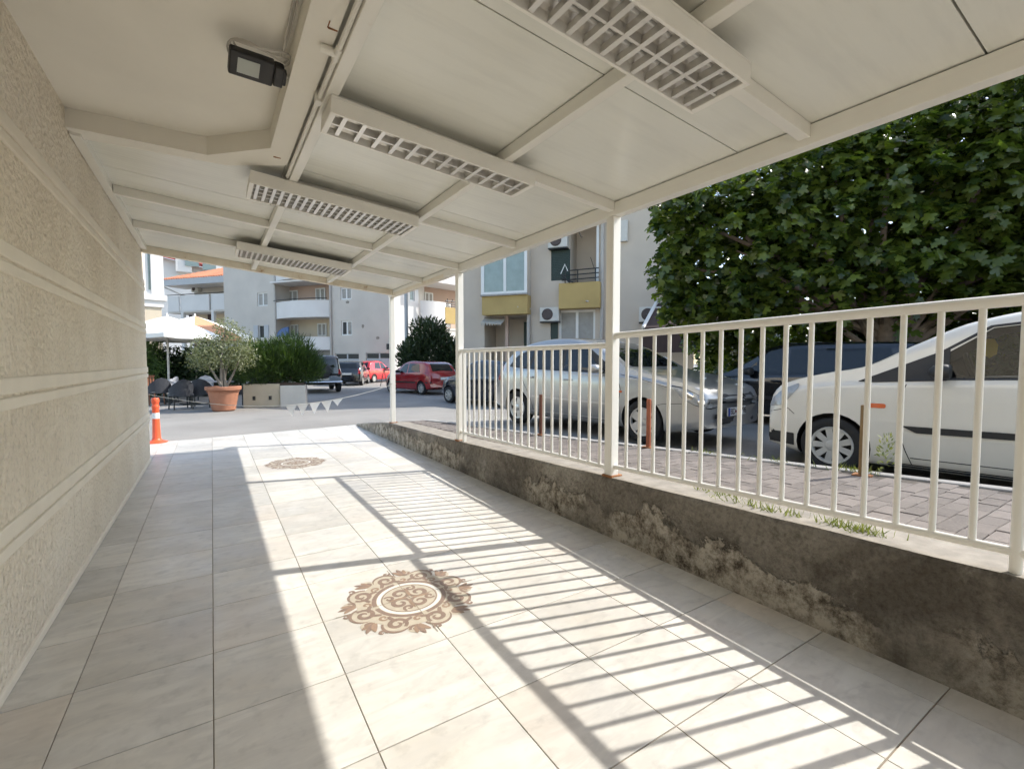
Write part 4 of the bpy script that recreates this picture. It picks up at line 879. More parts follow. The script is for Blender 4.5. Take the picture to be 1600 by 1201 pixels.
# ---- silver hatchback, nose towards us
DT = .14
top = [(0, .64), (.035, .73), (.11, .80)] + [(t+DT, z) for t, z in [(.14, .855), (.4, .915), (.8, .985), (1.12, 1.05), (1.5, 1.255), (1.9, 1.44), (2.3, 1.54), (2.75, 1.57), (3.3, 1.52), (3.75, 1.39), (4.05, 1.17), (4.25, .98), (4.36, .86), (4.42, .72)]]
belt = [(0, .57), (.12, .70)] + [(t+DT, z) for t, z in [(.25, .80), (.8, .91), (1.3, .955), (2.2, .985), (3.3, 1.025), (4.0, 1.0), (4.3, .86), (4.42, .66)]]
L = 4.42+DT; C1 = Car('silver_hatchback', 'silver hatchback parked nose to nose with the white car', 'cars parked along the kerb', L, 1.76, top, belt, 'silver', (.86+DT, 3.58+DT), .305, spokes=5, cf=.13, plan=.08, dt=DT)
S = C1.side
C1.decal('window_surround', 'trim', S([(1.28, .965), (1.95, 1.375), (2.35, 1.44), (3.2, 1.42), (3.66, 1.27), (3.86, 1.06), (3.3, 1.02)]), 90, .002, True, .06)
C1.decal('window', 'cglass', S([(1.62, .995), (1.98, 1.345), (2.32, 1.415), (2.42, 1.415), (2.42, 1.005)]), 90, .005, True)
C1.decal('window', 'cglass', S([(2.50, 1.008), (2.50, 1.415), (3.12, 1.40), (3.24, 1.03)]), 90, .005, True)
C1.decal('window', 'cglass', S([(3.31, 1.045), (3.2, 1.385), (3.62, 1.25), (3.76, 1.08)]), 90, .005, True)
C1.decal('window', 'cglass', S([(1.36, .985), (1.56, 1.10), (1.56, .99)]), 90, .005, True, .01)
C1.decal('windshield', 'cglass', [(-.66, 1.075), (.66, 1.075), (.53, 1.47), (-.53, 1.47)], 0, .005, False, .06)
C1.decal('rear_window', 'cglass', [(-.55, 1.06), (.55, 1.06), (.45, 1.40), (-.45, 1.40)], 180, .005, False, .06)
hl = [(-.35, .615), (-.27, .655), (-.12, .715), (.12, .795), (.16, .79), (.10, .705), (-.08, .63), (-.24, .595)]
def shift(p, dx, dz): return [(a+dx, b_+dz) for a, b_ in p]
DG = 48   # headlights are laid on from the front corner
HLP = [(-1.072, .82), (-1.209, .80), (-1.374, .735), (-1.536, .645), (-1.65, .565), (-1.538, .548), (-1.36, .595), (-1.212, .668)]
hc = (sum(a for a, _ in HLP)/8, sum(b_ for _, b_ in HLP)/8)
C1.decal('headlight_bezel', 'trim', [(hc[0]+(a-hc[0])*1.03, hc[1]+(b_-hc[1])*1.12) for a, b_ in HLP], 60, .003, True, .03, .04)
for ob in C1.decal('headlight', 'lightc', HLP, 60, .007, True, .03, .04):
    pass
for a_, b_, r_ in ((-1.30, .70, .05), (-1.44, .63, .045)):
    C1.decal('lamp_bowl', 'chrome', [(a_+r_*math.cos(k*.5236), b_+r_*math.sin(k*.5236)) for k in range(12)], 60, .010, True, 0, .03)
C1.decal('grille', 'trim', [(-.46, .672), (.46, .672), (.42, .725), (-.42, .725)], 0, .004, False, .025, .05); C1.decal('grille', 'trim', [(-.43, .595), (.43, .595), (.45, .648), (-.45, .648)], 0, .004, False, .025, .05)
C1.decal('chrome_strip', 'chrome', [(-.46, .655), (.46, .655), (.46, .665), (-.46, .665)], 0, .012, False, 0, .05)
h_ = C1.hit(0, .66, 1, 0, 1); em = MB()
for z in (.625, .665): em.prism([(-.075, z), (0, z+.035), (.075, z), (.075, z+.018), (0, z+.055), (-.075, z+.018)], 0, .015, mat=Matrix.Translation((h_.x+.02, 0, 0)) @ Matrix.Rotation(R(90), 4, 'Z'))
em.build('chevron_emblem', 'chrome', C1.root)
C1.decal('air_intake', 'trim', [(-.50, .33), (.50, .33), (.58, .40), (-.58, .40)], 0, .004, False, .04, .05)
C1.plate(False, .475, [('B', -.165), ('D', -.10), ('A', .015), ('V', .075), ('7', .13), ('9', .18), ('8', .23)])
C1.decal('fog_lamp', 'trim', [(-.93, .40), (-.80, .40), (-.80, .46), (-.93, .46)], 35, .005, True, .025, .04)
C1.decal('tail_light', 'taill', [(.98, .82), (1.10, .82), (.98, 1.14), (.86, 1.14)] if False else S([(4.05, .80), (4.40, .78), (4.22, 1.0), (4.06, 1.03)]), 90, .006, True, .04, .05)
C1.decal('rub_strip', 'rimm', S([(1.30, .50), (3.15, .53), (3.15, .56), (1.30, .535)]), 90, .008, True, .005)
C1.decal('sill_strip', 'rimm', S([(1.25, .275), (3.18, .275), (3.18, .30), (1.25, .30)]), 90, .010, True, .005)
C1.decal('side_repeater', 'amber', S([(1.19, .70), (1.26, .70), (1.26, .73), (1.19, .73)]), 90, .006, True, .012)
C1.line([(1.30, .95), (1.22, .75), (1.30, .35), (1.36, .26)]); C1.line([(2.46, .99), (2.46, .5), (2.42, .27)]); C1.line([(3.42, 1.03), (3.40, .8), (3.22, .55), (3.12, .28)]); C1.line([(.25, .60), (.52, .58), (.60, .56)], .007); C1.line([(.45, .805), (.9, .905), (1.25, .965)], .007); C1.line([(1.36, .262), (3.12, .28)], .008)
C1.handle(2.28, .86); C1.handle(3.2, .88); C1.mirror(1.62, 1.0, 'silver')
fr = (.122, -1); x, y = offset_car((4.91, 5.80), fr, 1.76); C1.place(x, y, fr, .255, 0)

# ---- white high-roofed hatchback at the right
top = [(0, .64), (.04, .80), (.14, .91), (.4, 1.0), (.7, 1.065), (.98, 1.12), (1.4, 1.35), (1.8, 1.555), (2.2, 1.64), (2.7, 1.665), (3.3, 1.64), (3.7, 1.52), (3.86, 1.1), (3.95, .75)]
belt = [(0, .58), (.10, .76), (.4, .90), (.8, .945), (1.3, .965), (3.5, 1.04), (3.8, 1.0), (3.95, .70)]
L = 3.95; C2 = Car('white_hatchback', 'white high-roofed car behind the right-hand railing', 'cars parked along the kerb', L, 1.70, top, belt, 'whitep', (.78, 3.30), .295, cut=[(1.30, 1.0), (1.93, 1.47), (2.4, 1.525), (3.3, 1.52), (3.62, 1.36), (3.7, 1.08)], spokes=9, hub='hubc', tumble=.26, cf=.15, plan=.09, sill=.15)
S = C2.side
C2.decal('quarter_panel', 'trim', S([(.98, .975), (1.66, 1.30), (1.66, 1.0), (1.10, .968)]), 90, .004, True, .02)
C2.decal('window', 'clear', S([(1.30, 1.0), (1.93, 1.47), (2.4, 1.525), (2.4, 1.03)]), 90, -.012, True, 0)
C2.decal('window', 'clear', S([(2.5, 1.032), (2.5, 1.525), (3.3, 1.52), (3.62, 1.36), (3.7, 1.08)]), 90, -.012, True, 0)
C2.decal('door_pillar', 'trim', S([(2.40, 1.02), (2.40, 1.53), (2.5, 1.53), (2.5, 1.025)]), 90, .001, True, 0)
C2.decal('waist_seal', 'trim', S([(1.28, .993), (3.72, 1.07), (3.72, 1.085), (1.28, 1.01)]), 90, .004, True, 0)
C2.decal('roof_seal', 'trim', S([(1.60, 1.245), (1.925, 1.475), (2.4, 1.53), (3.3, 1.525), (3.3, 1.545), (2.4, 1.553), (1.91, 1.495), (1.58, 1.26)]), 90, .004, True, 0)
C2.decal('windshield', 'cglass', [(-.66, 1.14), (.66, 1.14), (.55, 1.57), (-.55, 1.57)], 0, .005, False, .06); C2.decal('rear_window', 'cglass', [(-.55, 1.1), (.55, 1.1), (.48, 1.5), (-.48, 1.5)], 180, .005, False, .06)
C2.decal('headlight', 'lightc', [(-1.25, .66), (-1.214, .755), (-1.085, .868), (-.927, .945), (-.919, .886), (-.984, .783), (-1.063, .683)], 60, .006, True, .04, .04)
C2.decal('grille', 'trim', [(-.40, .60), (.40, .60), (.36, .68), (-.36, .68)], 0, .004, False, .03, .05)
C2.decal('lower_bumper', 'trim', [(-.78, .29), (.78, .29), (.78, .42), (-.78, .42)], 0, .006, False, .02, .05); C2.decal('lower_bumper_side', 'trim', S([(.05, .27), (.42, .25), (.42, .385), (.0, .41)]), 90, .006, True, .01, .04)
C2.decal('tail_light', 'taill', S([(3.74, .78), (3.93, .78), (3.80, 1.2), (3.70, 1.2)]), 90, .006, True, .03, .05)
C2.decal('side_repeater', 'amber', S([(1.085, .72), (1.225, .72), (1.225, .765), (1.085, .765)]), 90, .006, True, .02, .03)
C2.decal('rub_strip', 'trim', S([(1.40, .535), (1.46, .505), (3.1, .535), (3.1, .585), (1.40, .565), (1.34, .565)]), 90, .012, True, .008)
C2.decal('sill_strip', 'trim', S([(1.25, .165), (2.95, .165), (2.95, .20), (1.25, .20)]), 90, .005, True, 0)
C2.line([(1.37, .96), (1.335, .85), (1.32, .72), (1.322, .58), (1.345, .45), (1.38, .33), (1.43, .2)], .008); C2.line([(1.42, .26), (2.42, .265)], .008); C2.line([(2.45, 1.05), (2.44, .6), (2.40, .26)]); C2.line([(.12, .60), (.35, .66), (.42, .60)], .007); C2.line([(3.5, 1.08), (3.4, .8), (3.1, .55), (3.0, .26)])
C2.handle(2.28, .90, 'trim'); C2.mirror(1.62, 1.04, 'trim'); C2.plate(False, .50)
for yy in (-.38, .38):
    for tx in (2.25, 3.15):
        x = L/2-tx; MB().box(x-.14, x-.02, yy-.22, yy+.22, 1.0, 1.24).build('seat_back', 'seat', C2.root, bevel=.05); MB().box(x-.14, x-.05, yy-.12, yy+.12, 1.26, 1.42).build('head_rest', 'seat', C2.root, bevel=.04)
MB().tube([(L/2-1.78+.05*math.cos(a), .38+.18*math.cos(a+1.57), 1.10+.15*math.sin(a+1.57)) for a in [2*math.pi*k/24 for k in range(25)]], .016, 8).build('steering_wheel', 'trim', C2.root, smooth=True)
MB().tube([(L/2-1.86, 0, 1.52), (L/2-1.86, 0, 1.46)], .01, 6).box(L/2-1.88, L/2-1.85, -.12, .12, 1.40, 1.46).build('rear_mirror', 'trim', C2.root)
fr = (-.149, 1); x, y = offset_car((5.63, 1.11), fr, 1.70); C2.place(x, y, fr, .228, 0)
card = MB().prism([(-.03, 0), (.03, .0), (.055, -.06), (.05, -.15), (0, -.19), (-.05, -.15), (-.055, -.06)], -.002, .002).tube([(0, 0, 0), (0, 0, .06)], .002, 4)
card = card.build('air_freshener', 'lemon', C2.root); card.location = (L/2-1.87, 0, 1.40); card.rotation_euler = (0, 0, R(15))

# ---- generic smaller cars farther off
def hatch(name, label, group, paint, L=3.8, W=1.66, H=1.46, wr=.28, spokes=7, bar=True):
    top = [(0, .58), (.05, .68), (.2, .78), (.55, .87), (.9, .94), (1.05, .985), (1.45, 1.22), (1.8, H-.06), (2.2, H), (L-.75, H-.04), (L-.42, H-.14), (L-.14, 1.0), (L-.05, .9), (L, .62)]
    belt = [(0, .53), (.2, .68), (.9, .86), (L-.5, .96), (L-.1, .9), (L, .58)]
    c = Car(name, label, group, L, W, top, belt, paint, (.72, L-.68), wr, spokes=spokes, tumble=.26); S = c.side
    c.decal('window', 'cglass', S([(1.32, .92), (1.78, H-.16), (2.05, H-.13), (2.05, .93)]), 90, .005, True); c.decal('window', 'cglass', S([(2.13, .935), (2.13, H-.13), (L-.95, H-.14), (L-.78, .98)]), 90, .005, True)
    c.decal('windshield', 'cglass', [(-.6, 1.0), (.6, 1.0), (.5, H-.08), (-.5, H-.08)], 0, .005); c.decal('rear_window', 'cglass', [(-.56, 1.0), (.56, 1.0), (.50, H-.12), (-.50, H-.12)], 180, .006, False, .05)
    c.decal('headlight', 'lightc', [(-.98, .60), (-.6, .60), (-.55, .72), (-.9, .76)], 40, .006, True, .03, .05); c.decal('grille', 'trim', [(-.4, .55), (.4, .55), (.38, .63), (-.38, .63)], 0, .005)
    c.decal('tail_light', 'taill', [(.86, .68), (1.0, .68), (.98, .98), (.90, .98)] if False else [(.60, .70), (.76, .70), (.70, 1.0), (.61, 1.0)], 180, .006, True, .03, .05)
    if bar: c.decal('bumper_strip', 'trim', [(-.74, .50), (.74, .50), (.74, .57), (-.74, .57)], 180, .008, False, .01, .06); c.decal('rub_strip', 'trim', S([(1.15, .48), (L-1.05, .49), (L-1.05, .55), (1.15, .54)]), 90, .01, True, .01); c.decal('bumper_side_strip', 'trim', S([(L-.36, .49), (L-.02, .49), (L-.02, .57), (L-.36, .57)]), 90, .008, True, .01)
    c.line([(2.09, .93), (2.09, .5), (2.05, .24)]); c.line([(1.2, .9), (1.15, .6), (1.2, .24)]); c.line([(L-.8, .95), (L-.95, .6), (L-1.1, .3)]); c.handle(1.95, .82); c.handle(L-1.0, .84); c.mirror(1.5, .94, 'trim'); c.plate(True, .70)
    return c
def heading(deg): return (math.sin(R(deg)), math.cos(R(deg)))
G1 = 'cars parked across the street'
c = hatch('red_hatchback', 'dark red hatchback with black bumper strips, parked between the canopy posts', G1, 'redp'); c.place(8.0, 20.3, heading(-14), 0)
c = hatch('red_hatchback', 'bright red small hatchback in front of the garage doors', G1, 'brightred', 3.6, 1.62, 1.5, bar=False); c.place(9.6, 33.0, heading(50), 0)
c = hatch('black_hatchback', 'small black hatchback between the black off-roader and the bright red car', G1, 'blackp', 3.7, 1.66, 1.48, bar=False); c.place(7.4, 30.0, heading(24), 0)
c = hatch('dark_hatchback', 'dark car partly hidden behind the silver hatchback', G1, 'navyp', 4.0, 1.7, 1.48); c.place(7.9, 13.6, heading(-12), 0)
# black off-roader with a spare wheel on its back
top = [(0, .75), (.05, .9), (.2, 1.0), (.6, 1.06), (1.2, 1.12), (1.35, 1.16), (1.6, 1.5), (1.85, 1.68), (2.2, 1.72), (3.5, 1.70), (3.66, 1.62), (3.75, 1.1), (3.8, .8)]
belt = [(0, .7), (.2, .9), (1.2, 1.02), (3.6, 1.05), (3.8, .75)]
c = Car('black_off_roader', 'black off-roader seen from behind beside the conifer shrub', G1, 3.8, 1.7, top, belt, 'blackp', (.75, 3.0), .36, tumble=.16, sill=.34); S = c.side
c.decal('rear_window', 'cglass', [(-.58, 1.15), (.58, 1.15), (.52, 1.58), (-.52, 1.58)], 180, .006); c.decal('window', 'cglass', S([(1.62, 1.1), (1.85, 1.55), (2.5, 1.58), (2.5, 1.1)]), 90, .005, True); c.decal('window', 'cglass', S([(2.6, 1.1), (2.6, 1.58), (3.5, 1.56), (3.55, 1.12)]), 90, .005, True); c.decal('windshield', 'cglass', [(-.6, 1.2), (.6, 1.2), (.55, 1.6), (-.55, 1.6)], 0, .006)
c.decal('tail_light', 'taill', [(.66, .85), (.78, .85), (.78, 1.08), (.66, 1.08)], 180, .008, True, .02, .05); c.plate(True, .62)
sp = MB().lathe([(0, .14), (.22, .15), (.30, .13), (.345, .06), (.345, -.06), (.3, -.1)], 26, mat=Matrix.Translation((-1.95, 0, 1.0)) @ Matrix.Rotation(R(-90), 4, 'Y')).build('spare_wheel', 'trim', c.root, smooth=True)
MB().tube([(-1.93, -.8, .50), (-1.96, -.4, .50), (-1.96, .4, .50), (-1.93, .8, .50)], .045, 8).build('rear_bar', 'chrome', c.root, smooth=True)
c.place(4.35, 24.2, heading(4), 0)
# long black estate across the lane, under the fig tree
c = hatch('black_estate_car', 'black car in the shade of the fig tree, behind the white car', G1, 'blackp', 4.5, 1.78, 1.52); c.place(9.45, 4.3, (-.1, 1), .24)
# café sandwich-board stand by the post
sb = empty('folding_stand', onz(606, 603, 0), R(20), 'small dark folding stand beside the bright red hatchback', 'stand')
for sg in (-1, 1): MB().tube([(-.3, sg*.3, 0), (-.25, .02*sg, .95)], .02, 6).tube([(.3, sg*.3, 0), (.25, .02*sg, .95)], .02, 6).build('leg', 'iron', sb)
MB().box(-.28, .28, -.03, .03, .9, .98).tube([(-.29, -.2, .35), (.29, -.2, .35)], .015, 6).build('cross_bar', 'iron', sb)

# ================================================================== PLANTS
def rotmats(n, zdir, spread):        # random frames whose z axis leans round zdir (n,3)
    zd = np.asarray(zdir, float) + rng.normal(0, spread, (n, 3)); zd /= np.linalg.norm(zd, axis=1)[:, None]
    t = rng.normal(0, 1, (n, 3)); xd = np.cross(t, zd); xd /= np.linalg.norm(xd, axis=1)[:, None]; yd = np.cross(zd, xd); return np.stack([xd, yd, zd], 2)
def cloud(name, mt, tv, tf, P, RM, S_, parent):
    tv = np.asarray(tv, float); n, k = len(P), len(tv)
    V = np.einsum('nij,kj->nki', RM, tv)*np.asarray(S_)[:, None, None] + np.asarray(P)[:, None, :]
    Fs = (np.asarray(tf)[None, :, :] + (np.arange(n)*k)[:, None, None]).reshape(-1, np.asarray(tf).shape[1])
    me = bpy.data.meshes.new(name); me.vertices.add(n*k); me.vertices.foreach_set('co', V.ravel()); nf, fl_ = Fs.shape
    me.loops.add(nf*fl_); me.loops.foreach_set('vertex_index', Fs.ravel().astype(np.int32)); me.polygons.add(nf); me.polygons.foreach_set('loop_start', np.arange(0, nf*fl_, fl_, dtype=np.int32)); me.polygons.foreach_set('loop_total', np.full(nf, fl_, np.int32))
    me.materials.append(MAT[mt]); me.update(); me.validate(); return link(name, me, parent)
# five-lobed fig leaf, stalk at the origin, one unit long
lob = []
for a, r_ in ((-150, .16), (-128, .34), (-108, .48), (-90, .47), (-74, .36), (-58, .58), (-43, .66), (-31, .58), (-22, .44), (-11, .76), (0, .86), (11, .76), (22, .44), (31, .58), (43, .66), (58, .58), (74, .36), (90, .47), (108, .48), (128, .34), (150, .16)): lob.append((r_*math.sin(R(a)), .20+r_*math.cos(R(a)), -.10*abs(r_*math.sin(R(a)))-.12*max(0, r_*math.cos(R(a)))**2))
FIGV = [(0, .12, .03)] + lob; FIGF = [(0, i, i+1) for i in range(1, len(lob))]
LONGV = [(0, 0, 0), (.16, .45, -.02), (0, 1, -.10), (-.16, .45, -.02)]; LONGF = [(0, 1, 2), (0, 2, 3)]
BLADEV = [(-.06, 0, 0), (.06, 0, 0), (.03, .6, .05), (0, 1, .14)]; BLADEF = [(0, 1, 2), (0, 2, 3)]

# ---- fig tree at the right
fig = empty('fig_tree', (10.3, 3.4, .28), 0, 'large dark green fig tree filling the right side', 'tree'); FO = np.array((10.3, 3.4, .28))
dep = lambda px: 9.6-(px-1050)/550*2.0
blobs = [(1075, 420, .85), (1060, 335, .6), (1085, 480, .7), (1120, 330, .8), (1170, 400, 1.0), (1200, 300, .9), (1250, 350, 1.0), (1300, 255, .9), (1390, 215, .85), (1490, 190, .9), (1590, 165, .9), (1170, 480, .8), (1270, 440, 1.1), (1370, 320, 1.1), (1380, 430, 1.1), (1480, 290, 1.1), (1500, 400, 1.1), (1600, 280, 1.1), (1620, 400, 1.1), (1290, 520, .8), (1420, 520, .9), (1540, 500, .9), (1720, 220, 1.3), (1740, 380, 1.3), (1850, 300, 1.4), (1130, 545, .7), (1210, 560, .7), (1330, 570, .8), (1460, 575, .8), (1580, 570, .8)]
P, Z, Dn = [], [], []; cents = []
for px, py, r_ in blobs:
    for layer in ((0, .9) if py < 500 else (1.2,)):
        c0 = np.array(atd(px, py, dep(px)+layer)); cents.append((c0, r_))
        for _ in range(int(78*r_*r_)+20):
            d = rng.normal(0, 1, 3); d /= np.linalg.norm(d); p = c0 + d*r_*rng.random()**.45
            if p[2] < .9: continue
            tw = d*.7+np.array((0, 0, .5)); k = rng.integers(7, 12)
            for _ in range(k):
                o = rng.normal(0, 1, 3); o /= np.linalg.norm(o); P.append(p+o*rng.uniform(.04, .2)); Z.append(o*.55+np.array((-.25, -.15, .75)))
P, Z = np.array(P), np.array(Z); RM = rotmats(len(P), Z/np.linalg.norm(Z, axis=1)[:, None], .38); SC = rng.uniform(.09, .21, len(P))
ux = np.array(_F); depth = (P-np.array(_C)) @ ux; pxx = CX+FPX*((P-np.array(_C)) @ np.array(_R))/depth; pyy = CY-FPX*((P-np.array(_C)) @ np.array(_U))/depth
ok = (pxx < 1600) & (pyy > 110) & (pyy < 560); order = np.argsort(np.where(ok, depth, 99))[:280]; mask = np.ones(len(P), bool); mask[order] = False
stuff(cloud('crown', 'fig', FIGV, FIGF, P[mask]-FO, RM[mask], SC[mask], fig))
lm = bpy.data.meshes.new('leaf'); lm.from_pydata(FIGV, [], FIGF); lm.materials.append(MAT['fig'])
for i in order:
    o = link('leaf', lm, fig); m3 = RM[i]*SC[i]; o.matrix_local = Matrix([list(m3[0])+[P[i][0]-FO[0]], list(m3[1])+[P[i][1]-FO[1]], list(m3[2])+[P[i][2]-FO[2]], [0, 0, 0, 1]])
MB().tube([(0, 0, -.1), (.05, -.05, .6), (-.05, .1, 1.3), (.0, .1, 1.9)], [.24, .19, .17, .13], 12).build('trunk', 'bark', fig, smooth=True)
for c0, r_ in cents[::2]:
    e = c0-FO; b0 = np.array((0, .1, rng.uniform(1.0, 1.8))); mid = b0+(e-b0)*.5+rng.normal(0, .15, 3)+np.array((0, 0, .15)); MB().tube([b0, mid, e, e+(e-mid)*.25], [.075, .05, .025, .01], 7).build('limb', 'bark', fig, smooth=True)

def bush(name, label, cat, base, blobs, n, mt, tv, tf, size, up, spread, stems=3, smat='bark', group=None, extra=None):
    o = empty(name, base, 0, label, cat, group); P = []; D_ = []
    for c0, rad, wt in blobs:
        k = int(n*wt); d = rng.normal(0, 1, (k, 3)); d /= np.linalg.norm(d, axis=1)[:, None]; rr = rng.random(k)**.33
        lump = 1+.16*np.sin(d[:, 0]*7+c0[0]*3)*np.cos(d[:, 2]*6+d[:, 1]*5); p = np.array(c0)+d*np.array(rad)*(rr*lump)[:, None]; P.append(p); D_.append(d)
    P = np.concatenate(P); D_ = np.concatenate(D_); keep = P[:, 2] > .02; P, D_ = P[keep], D_[keep]
    if up == 'axis':       # blades point outwards and up
        yd = D_*.8+np.array((0, 0, .75))+rng.normal(0, spread, D_.shape); yd /= np.linalg.norm(yd, axis=1)[:, None]; t = rng.normal(0, 1, D_.shape); xd = np.cross(yd, t); xd /= np.linalg.norm(xd, axis=1)[:, None]; RM = np.stack([xd, yd, np.cross(xd, yd)], 2)
    else: RM = rotmats(len(P), D_*.4+np.array((0, 0, .6)), spread)
    stuff(cloud('crown', mt, tv, tf, P, RM, rng.uniform(size*.6, size*1.3, len(P)), o))
    for k in range(stems):
        c0 = np.array(blobs[k % len(blobs)][0]); a = k*2.4; MB().tube([(.05*math.cos(a), .05*math.sin(a), -.05), tuple(c0*.45+np.array((.08*math.cos(a), .08*math.sin(a), 0))), tuple(c0)], [.045, .032, .012], 7).build('stem', smat, o, smooth=True)
    return o
# olive in its terracotta pot
p = onz(350, 641); pot = empty('flower_pot', (p.x, p.y, 0), 0, 'big terracotta pot holding the olive tree by the road', 'pot')
MB().lathe([(.0, .02), (.27, .0), (.30, .03), (.40, .60), (.455, .60), (.465, .68), (.45, .70), (.40, .69), (.39, .62), (0, .62)], 30).build('bowl', 'terracotta', pot, smooth=True, angle=30); MB().lathe([(0, .635), (.385, .635)], 20).build('soil', 'soil', pot); MB().tube([(.41*math.cos(a), .41*math.sin(a), .56) for a in [2*math.pi*k/30 for k in range(31)]], .012, 6).build('moulding', 'terracotta', pot, smooth=True)
ol = bush('olive_tree', 'grey-green olive tree growing in the terracotta pot', 'tree', (p.x, p.y, .64), [((-.1, 0, 1.05), (.75, .7, .55), .34), ((.35, .1, 1.35), (.55, .55, .5), .22), ((-.45, .1, .85), (.5, .5, .4), .18), ((.45, -.1, .9), (.5, .5, .42), .18), ((.1, 0, 1.75), (.35, .35, .3), .08)], 5200, 'olive', LONGV, LONGF, .085, 0, .8, 5, 'barko')
# conifer shrub in a planter
p = onz(425, 634); PL = empty('planter', (p.x, p.y, 0), R(-14), 'long beige masonry planter under the conifer shrub', 'planter')
MB().box(-.75, .28, -.30, .35, -.02, .72).build('trough', 'planter', PL, bevel=.02); MB().box(.285, 1.02, -.36, .32, -.02, .66).build('end_box', 'planterw', PL, bevel=.02); MB().box(-.70, .97, -.25, .28, .60, .735).build('soil', 'soil', PL)
for x in (-.45, 0): MB().box(x-.04, x+.04, -.315, -.299, .22, .34).build('vent', 'ink', PL)
p2 = p + Vector((.25, .05, 0)); bush('conifer_shrub', 'dense bright green conifer shrub overflowing its planter', 'shrub', (p2.x, p2.y, .70), [((-.45, .1, .62), (.85, .7, .75), .4), ((.35, .1, .75), (.85, .7, .8), .4), ((.75, 0, .45), (.6, .6, .55), .2)], 13000, 'conif', BLADEV, BLADEF, .20, 'axis', .35, 4)
# hedge and plants behind the café
p = onz(322, 617); bush('hedge', 'dark green hedge behind the cafe tables', 'hedge', (p.x, p.y, 0), [((-1.7, .3, 1.0), (1.3, .6, 1.1), .3), ((0, 0, 1.0), (1.3, .6, 1.15), .4), ((1.5, -.2, 1.0), (1.1, .6, 1.1), .3)], 15000, 'hedge', LONGV, LONGF, .22, 0, .8, 3)
p = onz(240, 622); bush('garden_shrub', 'leafy shrub behind the wooden chair at far left', 'shrub', (p.x-.2, p.y, 0), [((0, 0, 1.35), (.75, .6, .75), .6), ((.1, 0, 2.2), (.5, .5, .6), .4)], 2600, 'plant', LONGV, LONGF, .13, 0, .8, 3)
p = onz(676, 606); bush('oleander_bush', 'tall dark bush behind the dark red hatchback', 'bush', (p.x, p.y, 0), [((0, 0, 1.5), (1.7, 1.3, 1.5), .5), ((1.2, -.8, 1.3), (1.3, 1.2, 1.3), .25), ((-.2, 0, 2.9), (1.0, .9, .8), .15), ((-1.1, .3, 1.6), (.7, .7, .9), .1)], 9000, 'oleander', LONGV, LONGF, .28, 'axis', .5, 6)
bush('shade_hedge', 'added hedge standing in for the dark shade behind the black car under the fig tree', 'hedge', (12.6, 3.0, .2), [((dx*.25, dx, 1.1), (.8, 1.5, 1.3), .14) for dx in (-6, -4, -2, 0, 2, 4, 5.5)], 26000, 'hedge', LONGV, LONGF, .24, 0, .8, 5)  # hedge added as a stand-in for the dark shade beneath the fig crown
# weeds
wd = MB(); Pw = []
for (x, y, rx, ry, n) in ((2.79, 1.55, .05, .3, 130), (2.80, 1.05, .05, .14, 150), (2.90, 1.9, .04, .2, 70), (4.28, 2.9, .04, .3, 30), (4.36, 2.2, .04, .35, 40), (4.42, 1.7, .05, .2, 60)):
    for _ in range(n): yy = y+random.gauss(0, ry*.6); Pw.append((x+random.gauss(0, rx*.6) - (0 if x < 4 else (yy-y)*-.1), yy))
P = np.array([(x, y, lin(SW, y)+.003) for x, y in Pw]); n = len(P); yd = np.stack([rng.normal(0, .6, n), rng.normal(0, .6, n), np.ones(n)], 1); yd /= np.linalg.norm(yd, axis=1)[:, None]; xd = np.cross(yd, rng.normal(0, 1, (n, 3))); xd /= np.linalg.norm(xd, axis=1)[:, None]
o = cloud('weeds', 'grass', BLADEV, BLADEF, P, np.stack([xd, yd, np.cross(xd, yd)], 2), rng.uniform(.025, .075, n)*np.where(P[:, 0] > 4, 1.1, 1), None); stuff(o); o['label'] = 'dry grass and weeds along the wall top and kerb'; o['category'] = 'weeds'
p = (4.50, 1.50, lin(SW, 1.50)); bush('tall_weed', 'single feathery weed at the kerb in front of the white car door', 'weed', p, [((0, 0, .16), (.05, .05, .17), 1)], 90, 'grass', LONGV, LONGF, .035, 'axis', .35, 0)

# ================================================================== SMALL THINGS
def stub(px, py, z, h, mt, label):
    p = onz(px, py, z); o = empty('kerb_post', (p.x, p.y, lin(SW, p.y)), R(8), label, 'post', 'painted steel posts on the kerb')
    MB().box(-.015, .015, -.024, .024, 0, h).build('bar', mt, o, bevel=.006); MB().box(-.05, .05, -.06, .06, -.005, .008).build('foot_plate', 'rust', o)
stub(1013, 700, .425, .55, 'stubo', 'orange steel post in front of the silver car front wheel')
stub(1347, 746, .485, .56, 'stuby', 'ochre steel post in front of the white car wheel')
stub(845, 680, .36, .57, 'stubr', 'rusty red steel post beside the silver car rear door')
p = onz(245, 691); bo = empty('bollard', (p.x, p.y, 0), 0, 'orange plastic bollard with a white band at the wall corner', 'bollard')
MB().lathe([(.16, 0), (.16, .012), (.10, .035), (.075, .05), (.062, .08), (.052, .42)], 24).build('lower_sleeve', 'orange', bo, smooth=True, angle=50); MB().lathe([(.0535, .42), (.0515, .52)], 24).build('white_band', 'reflect', bo, smooth=True); MB().lathe([(.052, .52), (.050, .60), (.056, .61), (.056, .64), (.049, .65), (.049, .69), (.058, .70), (.058, .76), (.05, .775), (0, .78)], 24).build('upper_sleeve', 'orange', bo, smooth=True, angle=50)
